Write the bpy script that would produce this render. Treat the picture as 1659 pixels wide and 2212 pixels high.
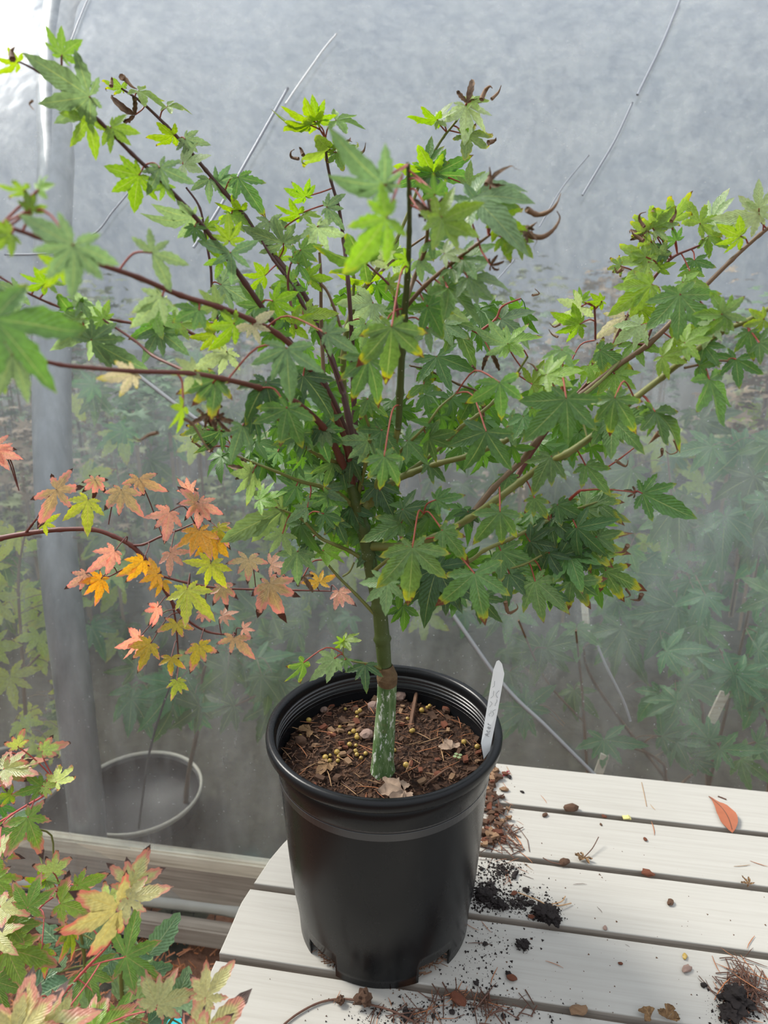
import bpy, bmesh, math, random
from mathutils import Vector, Matrix, noise
for _o in list(bpy.data.objects): bpy.data.objects.remove(_o)
SC = bpy.context.scene
COL = SC.collection
PI = math.pi

# ------------------------------------------------------------------ camera
FPX, PITCH, CAM = 1665.0, math.radians(19.0), Vector((0, -0.645, 0.68))
cd = bpy.data.cameras.new('camera'); cam = bpy.data.objects.new('camera', cd); COL.objects.link(cam)
cam.location = CAM; cam.rotation_euler = (PI / 2 - PITCH, 0, 0)
cd.sensor_fit = 'VERTICAL'; cd.sensor_height = 24.0; cd.lens = 24.0 * FPX / 2212.0
cd.clip_start = 0.02; cd.clip_end = 200
cd.dof.use_dof = True; cd.dof.focus_distance = 0.74; cd.dof.aperture_fstop = cd.lens / 1000 / 0.0030
SC.camera = cam

# ------------------------------------------------------------------ world, sun, exposure
w = bpy.data.worlds.new('overcast_sky'); SC.world = w; w.use_nodes = True
wt = w.node_tree; wt.nodes.clear()
wo = wt.nodes.new('ShaderNodeOutputWorld'); wb = wt.nodes.new('ShaderNodeBackground')
tc = wt.nodes.new('ShaderNodeTexCoord'); sx = wt.nodes.new('ShaderNodeSeparateXYZ'); cr = wt.nodes.new('ShaderNodeValToRGB')
wt.links.new(tc.outputs['Generated'], sx.inputs[0]); wt.links.new(sx.outputs['Z'], cr.inputs[0])
e = cr.color_ramp.elements
e[0].position = 0.0; e[0].color = (0.30, 0.32, 0.31, 1)
e[1].position = 1.0; e[1].color = (0.84, 0.90, 1.0, 1)
for p_, c_ in ((0.12, (0.42, 0.45, 0.46)), (0.30, (0.64, 0.66, 0.69)), (0.6, (0.85, 0.89, 0.96))):
    q = e.new(p_); q.color = (*c_, 1)
wt.links.new(cr.outputs[0], wb.inputs[0]); wb.inputs[1].default_value = 1.2
wt.links.new(wb.outputs[0], wo.inputs[0])
sd = bpy.data.lights.new('sun', 'SUN'); sun = bpy.data.objects.new('sun', sd); COL.objects.link(sun)
sd.energy = 4.0; sd.angle = math.radians(20); sd.color = (1.0, 0.96, 0.88)
sun.rotation_euler = Vector((-0.62, 0.36, 0.72)).to_track_quat('Z', 'Y').to_euler()
SC.view_settings.view_transform = 'Standard'; SC.view_settings.look = 'None'
SC.view_settings.gamma = 1; SC.view_settings.exposure = 0.36; SC.view_settings.use_curve_mapping = False
SC.cycles.max_bounces = 6; SC.cycles.use_light_tree = False; SC.cycles.diffuse_bounces = 3; SC.cycles.glossy_bounces = 3; SC.cycles.transmission_bounces = 6; SC.cycles.transparent_max_bounces = 14; SC.cycles.caustics_reflective = False; SC.cycles.use_adaptive_sampling = True; SC.cycles.adaptive_threshold = 0.05; SC.cycles.use_denoising = True

# ------------------------------------------------------------------ pixel helpers (photo frame 1659 x 2212)
cp, sp = math.cos(PITCH), math.sin(PITCH)
def ray(u, v):
    x = (u - 829.5) / FPX; y = -(v - 1106) / FPX
    return Vector((x, cp + y * sp, -sp + y * cp))
def atY(u, v, Y):
    r = ray(u, v); return CAM + r * ((Y - CAM.y) / r.y)
def onz(u, v, z=0.0):
    r = ray(u, v); return CAM + r * ((z - CAM.z) / r.z)
def depth(p): return (p - CAM).dot(Vector((0, cp, -sp)))
YAW = math.radians(9.6)
DW = Vector((math.cos(YAW), -math.sin(YAW), 0)); NW = Vector((math.sin(YAW), math.cos(YAW), 0))
WB = Vector((0, 0.47, 0)); ZG = -0.62; RT = 2.5
def off(z): return RT - math.sqrt(max(RT * RT - max(z - ZG, 0) ** 2, 0.0))
def onfilm(u, v, extra=0.0):
    r = ray(u, v); t = 0.6
    for _ in range(40):
        p = CAM + r * t
        d = (p - WB).dot(NW) - off(p.z) - extra
        t -= d * 0.7
    return CAM + r * t

# ------------------------------------------------------------------ object helpers
def tag(o, label=None, cat=None, group=None, kind=None):
    if label: o['label'] = label
    if cat: o['category'] = cat
    if group: o['group'] = group
    if kind: o['kind'] = kind
    return o
def empty(name, loc, label=None, cat=None, group=None):
    o = bpy.data.objects.new(name, None); COL.objects.link(o); o.location = loc; o.empty_display_size = .02
    return tag(o, label, cat, group)
def link(name, me, parent=None, M=None):
    o = bpy.data.objects.new(name, me); COL.objects.link(o)
    M = M or Matrix()
    if parent is not None:
        o.parent = parent; o.matrix_basis = world(parent).inverted() @ M
    else: o.matrix_basis = M
    return o
def world(o):
    m = o.matrix_basis.copy(); p = o.parent
    while p: m = p.matrix_basis @ m; p = p.parent
    return m
def mesh(name, vs, fs, mat, smooth=False):
    me = bpy.data.meshes.new(name); me.from_pydata([tuple(v) for v in vs], [], fs)
    if isinstance(mat, (list, tuple)):
        for m in mat: me.materials.append(m)
    else: me.materials.append(mat)
    if smooth: me.polygons.foreach_set('use_smooth', [True] * len(me.polygons))
    me.update(); return me
class MB:
    def __init__(s): s.v = []; s.f = []
    def add(s, vs, fs):
        n = len(s.v); s.v += [Vector(v) for v in vs]; s.f += [tuple(i + n for i in f) for f in fs]
    def tube(s, pts, rad, k=6, caps=True):
        pts = [Vector(p) for p in pts]; n = len(pts)
        if not isinstance(rad, (list, tuple)): rad = [rad] * n
        vs = []; fs = []; up = None
        for i, p in enumerate(pts):
            t = (pts[min(i + 1, n - 1)] - pts[max(i - 1, 0)])
            t = t.normalized() if t.length > 1e-9 else Vector((0, 0, 1))
            if up is None:
                up = Vector((0, 0, 1)) if abs(t.z) < .9 else Vector((1, 0, 0))
            a = t.cross(up).normalized(); b = a.cross(t).normalized(); up = b
            for j in range(k):
                q = 2 * PI * j / k; vs.append(p + (a * math.cos(q) + b * math.sin(q)) * rad[i])
        for i in range(n - 1):
            for j in range(k):
                j2 = (j + 1) % k; fs.append((i * k + j, i * k + j2, (i + 1) * k + j2, (i + 1) * k + j))
        if caps: fs += [tuple(range(k)), tuple((n - 1) * k + j for j in reversed(range(k)))]
        s.add(vs, fs); return s
    def box(s, c, h, R=None):
        c = Vector(c); R = R or Matrix.Identity(3); vs = []
        for x in (-1, 1):
            for y in (-1, 1):
                for z in (-1, 1): vs.append(c + R @ Vector((x * h[0], y * h[1], z * h[2])))
        s.add(vs, [(0, 1, 3, 2), (4, 6, 7, 5), (0, 4, 5, 1), (2, 3, 7, 6), (0, 2, 6, 4), (1, 5, 7, 3)]); return s
    def mesh(s, name, mat, smooth=False): return mesh(name, s.v, s.f, mat, smooth)
    def build(s, name, mat, parent=None, smooth=False): return link(name, s.mesh(name, mat, smooth), parent)
def spline(pts, n=6):
    """Catmull-Rom through tuples; returns a denser list"""
    P = [Vector(p) for p in pts]; out = []
    for i in range(len(P) - 1):
        a = P[max(i - 1, 0)]; b = P[i]; c = P[i + 1]; d = P[min(i + 2, len(P) - 1)]
        for k in range(n):
            t = k / n
            out.append(.5 * ((2 * b) + (c - a) * t + (2 * a - 5 * b + 4 * c - d) * t * t + (3 * b - a - 3 * c + d) * t ** 3))
    out.append(P[-1]); return out

# ------------------------------------------------------------------ materials
class NT:
    def __init__(s, name):
        s.m = bpy.data.materials.new(name); s.m.use_nodes = True; s.t = s.m.node_tree; s.t.nodes.clear()
        s.out = s.t.nodes.new('ShaderNodeOutputMaterial')
    def n(s, typ, **kw):
        d = s.t.nodes.new('ShaderNode' + typ)
        for k, v in kw.items(): setattr(d, k, v)
        return d
    def l(s, a, b): s.t.links.new(a, b)
    def set(s, inp, v):
        if hasattr(v, 'links'): s.l(v, inp)
        else: inp.default_value = v
    def math(s, op, a, b=0.0, c=None, clamp=False):
        d = s.n('Math', operation=op); d.use_clamp = clamp; s.set(d.inputs[0], a); s.set(d.inputs[1], b)
        if c is not None: s.set(d.inputs[2], c)
        return d.outputs[0]
    def mix(s, f, a, b):
        d = s.n('Mix', data_type='RGBA'); s.set(d.inputs[0], f)
        for i, v in ((6, a), (7, b)):
            if not hasattr(v, 'links') and len(v) == 3: v = (*v, 1)
            s.set(d.inputs[i], v)
        return d.outputs[2]
    def noise(s, scale, detail=3, rough=.5, co=None, vec=None):
        d = s.n('TexNoise'); d.inputs['Scale'].default_value = scale; d.inputs['Detail'].default_value = detail
        d.inputs['Roughness'].default_value = rough
        if co is None: co = s.n('TexCoord').outputs['Object']
        if vec:
            mp = s.n('Mapping'); mp.inputs['Scale'].default_value = vec; s.l(co, mp.inputs[0]); co = mp.outputs[0]
        s.l(co, d.inputs['Vector']); return d.outputs[0]
    def ramp(s, f, *stops):
        d = s.n('ValToRGB'); s.l(f, d.inputs[0]); e = d.color_ramp.elements
        e[0].position, e[0].color = stops[0][0], (*stops[0][1], 1); e[1].position, e[1].color = stops[-1][0], (*stops[-1][1], 1)
        for p, c in stops[1:-1]: q = e.new(p); q.color = (*c, 1)
        return d.outputs[0]
    def smooth(s, f, a, b):
        d = s.n('MapRange', interpolation_type='SMOOTHSTEP'); s.set(d.inputs[0], f); s.set(d.inputs[1], a); s.set(d.inputs[2], b)
        return d.outputs[0]
    def bsdf(s, col, rough=.5, spec=.5, metal=0.0, bump=None, bs=.3, bd=.001, coat=0):
        d = s.n('BsdfPrincipled')
        if not hasattr(col, 'links') and len(col) == 3: col = (*col, 1)
        s.set(d.inputs['Base Color'], col); s.set(d.inputs['Roughness'], rough)
        s.set(d.inputs['Specular IOR Level'], spec); s.set(d.inputs['Metallic'], metal)
        if bump is not None:
            b = s.n('Bump'); b.inputs['Strength'].default_value = bs; b.inputs['Distance'].default_value = bd
            s.l(bump, b.inputs['Height']); s.l(b.outputs[0], d.inputs['Normal'])
        return d.outputs[0]
    def fin(s, sh): s.l(sh, s.out.inputs[0]); return s.m
def simple(name, col, rough=.6, var=.25, scale=200, spec=.4, bs=.3, bd=.0006):
    t = NT(name); f = t.noise(scale, 4)
    oi = t.n('ObjectInfo').outputs['Random']
    c1 = tuple(c * (1 - var) for c in col); c2 = tuple(min(c * (1 + var), 1) for c in col)
    c = t.mix(f, c1, c2); c = t.mix(t.math('MULTIPLY', oi, .45), c, tuple(x * .45 for x in col))
    return t.fin(t.bsdf(c, rough, spec, bump=f, bs=bs, bd=bd))

def leafmat(name, edge, brown, vein, trans=.42, k=.55, sw=.12):
    t = NT(name)
    at = t.n('Attribute', attribute_name='lf'); sp_ = t.n('SeparateColor'); t.l(at.outputs['Color'], sp_.inputs[0])
    tt, ss = sp_.outputs[0], sp_.outputs[1]
    oi = t.n('ObjectInfo'); col = oi.outputs['Color']; a = oi.outputs['Alpha']; rnd = oi.outputs['Random']
    co = t.n('TexCoord').outputs['Object']
    ad = t.n('VectorMath', operation='ADD'); t.l(co, ad.inputs[0]); cmb = t.n('CombineXYZ'); t.l(t.math('MULTIPLY', rnd, 37.0), cmb.inputs[0]); t.l(cmb.outputs[0], ad.inputs[1])
    n1 = t.noise(2.6, 5, .6, ad.outputs[0]); n2 = t.noise(14, 3, .5, ad.outputs[0])
    ed = t.math('ADD', t.math('MULTIPLY_ADD', ss, sw, t.math('MULTIPLY', tt, .98)), t.math('MULTIPLY', t.math('SUBTRACT', n1, .5), .6))
    y0 = t.math('SUBTRACT', 1.12, t.math('MULTIPLY', a, k))
    ye = t.smooth(ed, y0, t.math('ADD', y0, .26))
    b0 = t.math('SUBTRACT', 1.14, t.math('MULTIPLY', a, k * .6))
    edb = t.math('ADD', t.math('MULTIPLY_ADD', ss, .06, tt), t.math('MULTIPLY', t.math('SUBTRACT', n1, .5), .7))
    be = t.smooth(edb, b0, t.math('ADD', b0, .07))
    dk = t.mix(1.0, col, col)
    mul = t.n('Mix', data_type='RGBA', blend_type='MULTIPLY'); mul.inputs[0].default_value = .6; t.l(col, mul.inputs[6]); t.l(t.ramp(n2, (.3, (.6, .6, .6)), (.7, (1.25, 1.25, 1.2))), mul.inputs[7])
    base = mul.outputs[2]
    # side veins + midrib: lighter lines
    vn = t.smooth(ss, .07, .02)
    wv = t.math('ABSOLUTE', t.math('SINE', t.math('MULTIPLY_ADD', tt, 34.0, t.math('MULTIPLY', ss, -9.0))))
    sv = t.math('MULTIPLY', t.smooth(wv, .12, .0), .12)
    c = t.mix(t.math('MULTIPLY', ye, .9), base, edge)
    c = t.mix(t.math('MAXIMUM', t.math('MULTIPLY', vn, .7), sv), c, vein)
    c = t.mix(be, c, brown)
    geo = t.n('NewGeometry').outputs['Backfacing']
    cb = t.mix(.35, c, (.22, .30, .12)); cf = t.mix(t.math('MULTIPLY', geo, .6), c, cb)
    f = t.bsdf(cf, t.math('MULTIPLY_ADD', be, .25, .38), .55, bump=t.math('ADD', n2, t.math('MULTIPLY', wv, .5)), bs=.22, bd=.02)
    tr = t.n('BsdfTranslucent')
    hs = t.n('HueSaturation'); hs.inputs['Saturation'].default_value = 1.25; hs.inputs['Value'].default_value = 1.75; hs.inputs['Hue'].default_value = .482
    t.l(c, hs.inputs['Color']); t.l(hs.outputs[0], tr.inputs[0])
    mx = t.n('MixShader'); t.set(mx.inputs[0], t.math('MULTIPLY', t.math('SUBTRACT', 1.0, t.math('MULTIPLY', be, .7)), trans))
    t.l(f, mx.inputs[1]); t.l(tr.outputs[0], mx.inputs[2])
    return t.fin(mx.outputs[0])
M_LEAF = leafmat('maple_leaf_green', (.40, .40, .045), (.13, .045, .018), (.34, .42, .16))
M_RLEAF = leafmat('maple_leaf_autumn', (.64, .31, .24), (.06, .025, .015), (.60, .50, .20), trans=.42, k=.85, sw=.30)
M_FLEAF = leafmat('maple_leaf_pink_edged', (.50, .20, .15), (.05, .025, .018), (.42, .36, .12), trans=.36, k=.85, sw=.26)
def dry(name, c1, c2):
    t = NT(name); n = t.noise(60, 5, .6); oi = t.n('ObjectInfo').outputs['Random']
    n3 = t.noise(4, 5, .6)
    return t.fin(t.bsdf(t.mix(t.math('MULTIPLY', oi, .5), t.ramp(n3, (.3, c1), (.7, c2)), c1), .7, .3, bump=n, bs=.4, bd=.001))
M_DRY = dry('crisp_brown_leaf', (.06, .035, .02), (.34, .22, .13))
M_STEM_G = None
def stemmat(name, c1, c2, spots=True, sc=60):
    t = NT(name); co = t.n('TexCoord').outputs['Object']
    n = t.noise(sc, 4, .6, co, (1, 1, .25)); n2 = t.noise(900, 2, .5, co, (1, 1, .45))
    c = t.mix(n, c1, c2)
    if spots: c = t.mix(t.smooth(n2, .70, .76), c, (.55, .58, .48))
    return t.fin(t.bsdf(c, .5, .4, bump=n2, bs=.25, bd=.0005))
M_TRUNK = stemmat('green_trunk_bark', (.035, .062, .014), (.075, .10, .025))
M_BASE = None
M_BR_G = stemmat('green_branch_bark', (.10, .13, .03), (.20, .19, .05), False)
M_BR_B = stemmat('brown_branch_bark', (.10, .055, .03), (.19, .12, .06), False)
M_BR_R = stemmat('red_brown_branch_bark', (.085, .022, .018), (.16, .05, .035), False)
M_BR_P = stemmat('purple_branch_bark', (.05, .018, .02), (.09, .04, .03), False)
M_PET = stemmat('red_petiole', (.22, .030, .022), (.32, .075, .045), False)
M_PETP = stemmat('pink_petiole', (.42, .07, .08), (.50, .12, .10), False)
def film_mat():
    t = NT('dusty_clear_polythene'); co = t.n('TexCoord').outputs['Object']
    # object space: x along the tunnel, z up the sheet
    st = t.noise(9, 5, .6, co, (1.6, 1.6, .14)); sp2 = t.noise(42, 4, .6, co, (1, 1, .25)); fine = t.noise(420, 2, .6, co)
    cl = t.noise(2.2, 4, .55, co); speck = t.noise(260, 1, .4, co)
    h = t.math('ADD', t.math('MULTIPLY_ADD', t.smooth(st, .36, .68), .15, t.math('MULTIPLY', t.smooth(sp2, .3, .75), .09)), t.math('MULTIPLY', fine, .08))
    haze = t.math('ADD', t.math('ADD', h, t.math('MULTIPLY', t.smooth(cl, .3, .7), .09)), .02)
    haze = t.math('MAXIMUM', haze, t.math('MULTIPLY', t.smooth(speck, .74, .80), .75))
    df = t.n('BsdfDiffuse'); df.inputs[0].default_value = (.77, .80, .775, 1)
    tl = t.n('BsdfTranslucent'); tl.inputs[0].default_value = (.81, .84, .825, 1)
    d2 = t.n('MixShader'); d2.inputs[0].default_value = .5; t.l(df.outputs[0], d2.inputs[1]); t.l(tl.outputs[0], d2.inputs[2])
    tp = t.n('BsdfTransparent'); tp.inputs[0].default_value = (.95, .97, .97, 1)
    rf = t.n('BsdfRefraction'); rf.inputs['IOR'].default_value = 1.0001; rf.inputs['Roughness'].default_value = .24; rf.inputs[0].default_value = (.95, .97, .97, 1)
    m0 = t.n('MixShader'); m0.inputs[0].default_value = .90; t.l(tp.outputs[0], m0.inputs[1]); t.l(rf.outputs[0], m0.inputs[2])
    m1 = t.n('MixShader'); t.l(haze, m1.inputs[0]); t.l(m0.outputs[0], m1.inputs[1]); t.l(d2.outputs[0], m1.inputs[2])
    gl = t.n('BsdfGlossy'); gl.inputs['Roughness'].default_value = .22; gl.inputs[0].default_value = (.93, .95, 1, 1)
    wr = t.noise(3.0, 4, .5, co, (1.4, 1.4, .5))
    b = t.n('Bump'); b.inputs['Strength'].default_value = .35; b.inputs['Distance'].default_value = .03; t.l(wr, b.inputs['Height']); t.l(b.outputs[0], gl.inputs['Normal'])
    fr = t.n('Fresnel'); fr.inputs[0].default_value = 1.5
    # both faces of the sheet reflect; use the angle to either face
    lw = t.n('LayerWeight'); lw.inputs[0].default_value = .5
    fac = t.math('MULTIPLY_ADD', t.math('POWER', lw.outputs['Facing'], 3.0), .42, .05, clamp=True)
    m2 = t.n('MixShader'); t.l(fac, m2.inputs[0]); t.l(m1.outputs[0], m2.inputs[1]); t.l(gl.outputs[0], m2.inputs[2])
    return t.fin(m2.outputs[0])
M_FILM = film_mat()
def steel():
    t = NT('galvanised_steel_tube'); n = t.noise(30, 5, .6, None, (1, 1, .2)); n2 = t.noise(200, 3)
    return t.fin(t.bsdf(t.ramp(n, (.3, (.16, .175, .18)), (.7, (.30, .32, .33))), .38, .5, .5, bump=n2, bs=.1))
M_STEEL = steel()
def wood(name, c1, c2, c3, along='x', sc=1.0):
    t = NT(name); co = t.n('TexCoord').outputs['Object']
    v = (1.2, 40, 40) if along == 'x' else (40, 40, 1.2)
    g = t.noise(5 * sc, 6, .65, co, v); g2 = t.noise(16 * sc, 5, .7, co, (v[0] * 2.0, v[1] * .6, v[2] * .6)); b = t.noise(7, 4, .6, co)
    c = t.ramp(g, (.30, c1), (.5, c2), (.72, c3))
    c = t.mix(t.math('MULTIPLY', t.smooth(b, .45, .75), .35), c, c1)
    crk = t.smooth(g2, .70, .78)
    c = t.mix(t.math('MULTIPLY', crk, .30), c, tuple(x * .4 for x in c1))
    return t.fin(t.bsdf(c, .72, .25, bump=t.math('SUBTRACT', g, t.math('MULTIPLY', crk, .8)), bs=.25, bd=.0005))
M_PLANK = wood('weathered_white_painted_wood', (.335, .32, .285), (.37, .355, .32), (.395, .38, .345))
M_PEDGE = wood('weathered_grey_bare_wood', (.20, .18, .15), (.32, .29, .25), (.44, .41, .35))
M_BOARD = wood('pale_softwood_board', (.36, .31, .23), (.60, .55, .43), (.70, .66, .54), sc=.6)
M_BOARD2 = wood('grey_brown_board', (.20, .165, .13), (.30, .26, .21), (.42, .36, .29), sc=.6)
def potmat():
    t = NT('black_plastic'); n = t.noise(700, 3); s1 = t.noise(26, 6, .7, None, (1, 1, .5)); sc = t.noise(90, 4, .7, None, (.6, .6, 3))
    dust = t.math('MULTIPLY', t.smooth(s1, .58, .85), .05)
    dust = t.math('ADD', dust, t.math('MULTIPLY', t.smooth(sc, .70, .76), .16))
    return t.fin(t.bsdf(t.mix(dust, (.006, .0065, .0075), (.30, .30, .29)), t.math('MULTIPLY_ADD', s1, .16, .20), .24, bump=n, bs=.05, bd=.0003))
M_POT = potmat()
def soilmat():
    t = NT('dark_potting_mix'); n = t.noise(160, 6, .7); v = t.n('TexVoronoi'); v.inputs['Scale'].default_value = 260
    t.l(t.n('TexCoord').outputs['Object'], v.inputs['Vector'])
    c = t.ramp(n, (.34, (.008, .004, .003)), (.52, (.035, .017, .010)), (.70, (.12, .055, .028)))
    return t.fin(t.bsdf(c, .85, .2, bump=t.math('ADD', n, v.outputs[0]), bs=.9, bd=.004))
M_SOIL = soilmat()
M_BLACKSOIL = simple('black_peat', (.018, .013, .012), .8, .6, 300, .3, .6)
M_NEEDLE = simple('orange_brown_needle', (.42, .16, .065), .55, .4, 90)
M_NEEDLE_D = simple('dark_brown_needle', (.10, .045, .028), .6, .4, 90)
M_NEEDLE_T = simple('tan_needle', (.42, .25, .12), .55, .3, 90)
M_BARK = simple('brown_bark_chip', (.14, .075, .045), .75, .5, 120, .3, .7, .002)
M_BARK_L = simple('tan_bark_chip', (.38, .23, .13), .75, .4, 120, .3, .7, .002)
M_BARK_R = simple('red_bark_chip', (.22, .075, .04), .75, .4, 120, .3, .7, .002)
M_STONE = simple('pinkish_gravel', (.30, .20, .16), .7, .35, 150, .4, .5, .001)
M_PRILL = simple('tan_prill', (.40, .27, .06), .35, .25, 60, .5, .1)
M_TAG = simple('white_plastic_label', (.93, .94, .93), .4, .04, 40, .5, .05)
M_PENCIL = simple('pencil_lead', (.28, .29, .30), .6, .1, 60)
M_MULCH = simple('brown_mulch', (.17, .085, .052), .9, .6, 70, .2, 1.0, .01)
M_DARKGROUND = simple('dark_soil_ground', (.050, .048, .036), .9, .7, 25, .2, .8, .01)
M_TURQ = simple('turquoise_plastic', (.03, .50, .55), .4, .1, 20)
M_RINGPOT = simple('dull_black_pot', (.03, .03, .03), .6, .3, 30)
M_RIMPALE = simple('dusty_beige_pot_rim', (.58, .55, .46), .6, .15, 30)
M_CORD = simple('pale_cord', (.36, .37, .37), .5, .1, 60)
M_ORLEAF = simple('orange_brown_dry_leaf', (.33, .10, .045), .6, .25, 90, .4, .4)
M_HERB = leafmat('herb_leaf', (.22, .34, .10), (.10, .06, .03), (.40, .50, .26), trans=.3, k=.3)
# ------------------------------------------------------------------ setting: ground, polytunnel film, hoop, boards
def plane(name, x0, x1, y0, y1, z, mat, nx=1, ny=1, amp=0):
    vs = []; fs = []
    for j in range(ny + 1):
        for i in range(nx + 1):
            x = x0 + (x1 - x0) * i / nx; y = y0 + (y1 - y0) * j / ny
            vs.append((x, y, z + (noise.noise(Vector((x * 9, y * 9, 0))) * amp if amp else 0)))
    for j in range(ny):
        for i in range(nx):
            a = j * (nx + 1) + i; fs.append((a, a + 1, a + nx + 2, a + nx + 1))
    return link(name, mesh(name, vs, fs, mat, True))
g = plane('ground', -14, 14, -14, 0.62, ZG - .012, M_MULCH, 8, 8); g['kind'] = 'structure'
g = plane('tunnel_floor', -14, 14, 0.30, 12, ZG - .018, M_DARKGROUND, 160, 60, .02); g['kind'] = 'structure'

def fpt(s, z, extra=0.0):
    return WB + DW * s + NW * (off(z) + extra) + Vector((0, 0, z))
# the sheet: quarter arcs up from the base, over the tunnel and down the far side
_pp = sorted(((p_.z, (p_ - WB).dot(DW)) for p_ in [onfilm(u_, v_, .04) for u_, v_ in ((128, 0), (120, 350), (112, 700), (112, 1000), (130, 1290), (149, 1480), (172, 1750), (185, 1900))]))
def pole_s(z):
    z = max(min(z, _pp[-1][0]), _pp[0][0])
    for (z0, s0), (z1, s1) in zip(_pp, _pp[1:]):
        if z <= z1: return s0 + (s1 - s0) * (z - z0) / (z1 - z0)
    return _pp[-1][1]
POLE_S = pole_s(ZG)
def film_sheet():
    vs = []; fs = []
    zs = [-.55 + .05 * i for i in range(37)]
    ang = [math.asin(min((z - ZG) / RT, 1)) for z in zs]
    a = ang[-1]
    while a < PI - .04: a += .09; ang.append(a)
    ss = [-6, -4, -2.5, -1.6] + [-1.2 + .03 * i for i in range(75)] + [1.3, 2, 3, 4.5, 6]
    for an in ang:
        for s in ss:
            z = ZG + RT * math.sin(an); o = RT - RT * math.cos(an)
            wob = .006 * noise.noise(Vector((s * 2.2, z * .8, 3))) + .0018 * noise.noise(Vector((s * 9, z * 2.5, 7)))
            # the sheet is pulled tight over the hoop: a soft ridge there, slack to either side
            dd = s - pole_s(min(z, 1.6)) + .028; wob += .014 * min(abs(dd) / .5, 1) - .003 * math.exp(-(dd / .02) ** 2)
            vs.append(WB + DW * s + NW * (o + wob * math.cos(an)) + Vector((0, 0, z)))
    n = len(ss)
    for j in range(len(ang) - 1):
        for i in range(n - 1): q = j * n + i; fs.append((q, q + 1, q + n + 1, q + n))
    return mesh('wall_film', vs, fs, M_FILM, True)
film = link('wall_film', film_sheet()); film['kind'] = 'structure'
film['label'] = 'hazy clear polythene sheet of the growing tunnel'
# hem of the film wrapped under the board
def hem():
    m = MB(); pts = []; 
    for i in range(90):
        s = -1.6 + i * .04; z = -.553 + .006 * noise.noise(Vector((s * 5, 0, 1)))
        pts.append(fpt(s, z, .010 + .006 * noise.noise(Vector((s * 4, 2, 1)))))
    m.tube(pts, [.015 + .006 * noise.noise(Vector((i * .4, 5, 5))) for i in range(90)], 8)
    return m.mesh('rolled_film_hem', simple('milky_film_hem', (.42, .41, .35), .35, .3, 20, .6, .5, .004), True)
t_ = link('trim_1', hem()); t_['kind'] = 'structure'; t_['label'] = 'rolled milky hem of the film along its bottom edge'
# hoop
def hoop():
    m = MB(); pts = []
    a = 0.0
    while a < PI * .5:
        z = ZG + RT * math.sin(a); pts.append(fpt(pole_s(min(z, 1.6)), z, .044 + .020 * min(max((.1 - z) / .4, 0), 1))); a += .03
    m.tube(pts, .036, 24); return m
h = empty('tunnel_hoop', fpt(POLE_S, ZG), 'thick galvanised steel hoop of the tunnel standing behind the film at left', 'pole')
hoop().build('tube', M_STEEL, h, True)
hb = MB(); PS = pole_s(.16); hb.tube([fpt(PS - .05, .175, .03), fpt(PS - .02, .165, .001), fpt(PS + .047, .15, .05)], .003, 6)
hb.build('tie_wire', simple('brown_wire', (.09, .06, .04)), h)
# base boards (the boards are seen end to end through the sheet)
def board(name, s0, s1, ztop, zbot, extra, thick, mat):
    c = fpt((s0 + s1) / 2, (ztop + zbot) / 2, extra); R = Matrix((DW, NW, Vector((0, 0, 1)))).transposed()
    bm = bmesh.new(); bmesh.ops.create_cube(bm, size=1)
    bmesh.ops.scale(bm, vec=(s1 - s0, thick, ztop - zbot), verts=bm.verts)
    bmesh.ops.bevel(bm, geom=bm.edges, offset=.004, segments=2, affect='EDGES')
    me = bpy.data.meshes.new(name); bm.to_mesh(me); bm.free(); me.materials.append(mat)
    return link(name, me, None, Matrix.Translation(c) @ R.to_4x4())
zb = lambda u, v: onfilm(u, v).z
ZT = zb(560, 1872); ZM = zb(560, 1905)
b = board('baseboard_tunnel', -2.2, 2.2, ZT, -.545, .015, .020, M_BOARD2); b['kind'] = 'structure'
b = board('trim_2', -2.2, 2.2, ZT + .002, ZM, .0135, .024, M_BOARD); b['kind'] = 'structure'; b['label'] = 'paler capping strip along the top of the base board'
b = board('trim_3', -2.2, .9, -.565, ZG + .01, -.018, .03, M_BOARD2); b['kind'] = 'structure'; b['label'] = 'lower ground board under the film hem'
m = MB()
for i in range(26):
    s = -1.1 + i * .045; a = random.uniform(-.03, .03)
    m.tube([fpt(s, -.572, -.01), fpt(s + a * .5, -.562, .02 + random.uniform(0, .02)), fpt(s + a, -.566, .05)], .0011, 4)
tag(m.build('wire_scraps', M_RINGPOT), 'thin dark wires in the gap between the two boards', kind='stuff', cat='wire')
# cords and creases on the sheet
def filmcord(name, pix, r, mat, label, cat, group=None, extra=-.004, parent=None):
    m = MB(); m.tube(spline([onfilm(u, v, extra) for u, v in pix], 8), r, 6)
    o = m.build(name, mat, parent, True)
    if label: tag(o, label, cat, group)
    return o
M_CREASE = simple('grey_crease', (.30, .32, .36), .4, .1, 60)
filmcord('crease', [(192, -8), (172, 40), (152, 92)], .0016, M_CREASE, None, None, parent=film)
for a, r in (([(622, 190), (560, 300), (500, 405), (455, 480), (418, 535)], .0026), ([(287, 405), (245, 455), (200, 508), (110, 545), (10, 550)], .0017), ([(1472, -8), (1430, 95), (1377, 205)], .0026),
             ([(1366, 222), (1330, 300), (1295, 360), (1258, 422)], .0020), ([(1272, 335), (1215, 405), (1165, 490)], .0011), ([(1112, 560), (1060, 620)], .0010)):
    filmcord('crease', a, r, M_CREASE, None, None, parent=film)
filmcord('nylon_thread', [(727, 73), (700, 105), (668, 150), (640, 190), (617, 224)], .0017, M_TAG, 'thin bright white strand stuck to the film at upper centre', 'strand')
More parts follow.
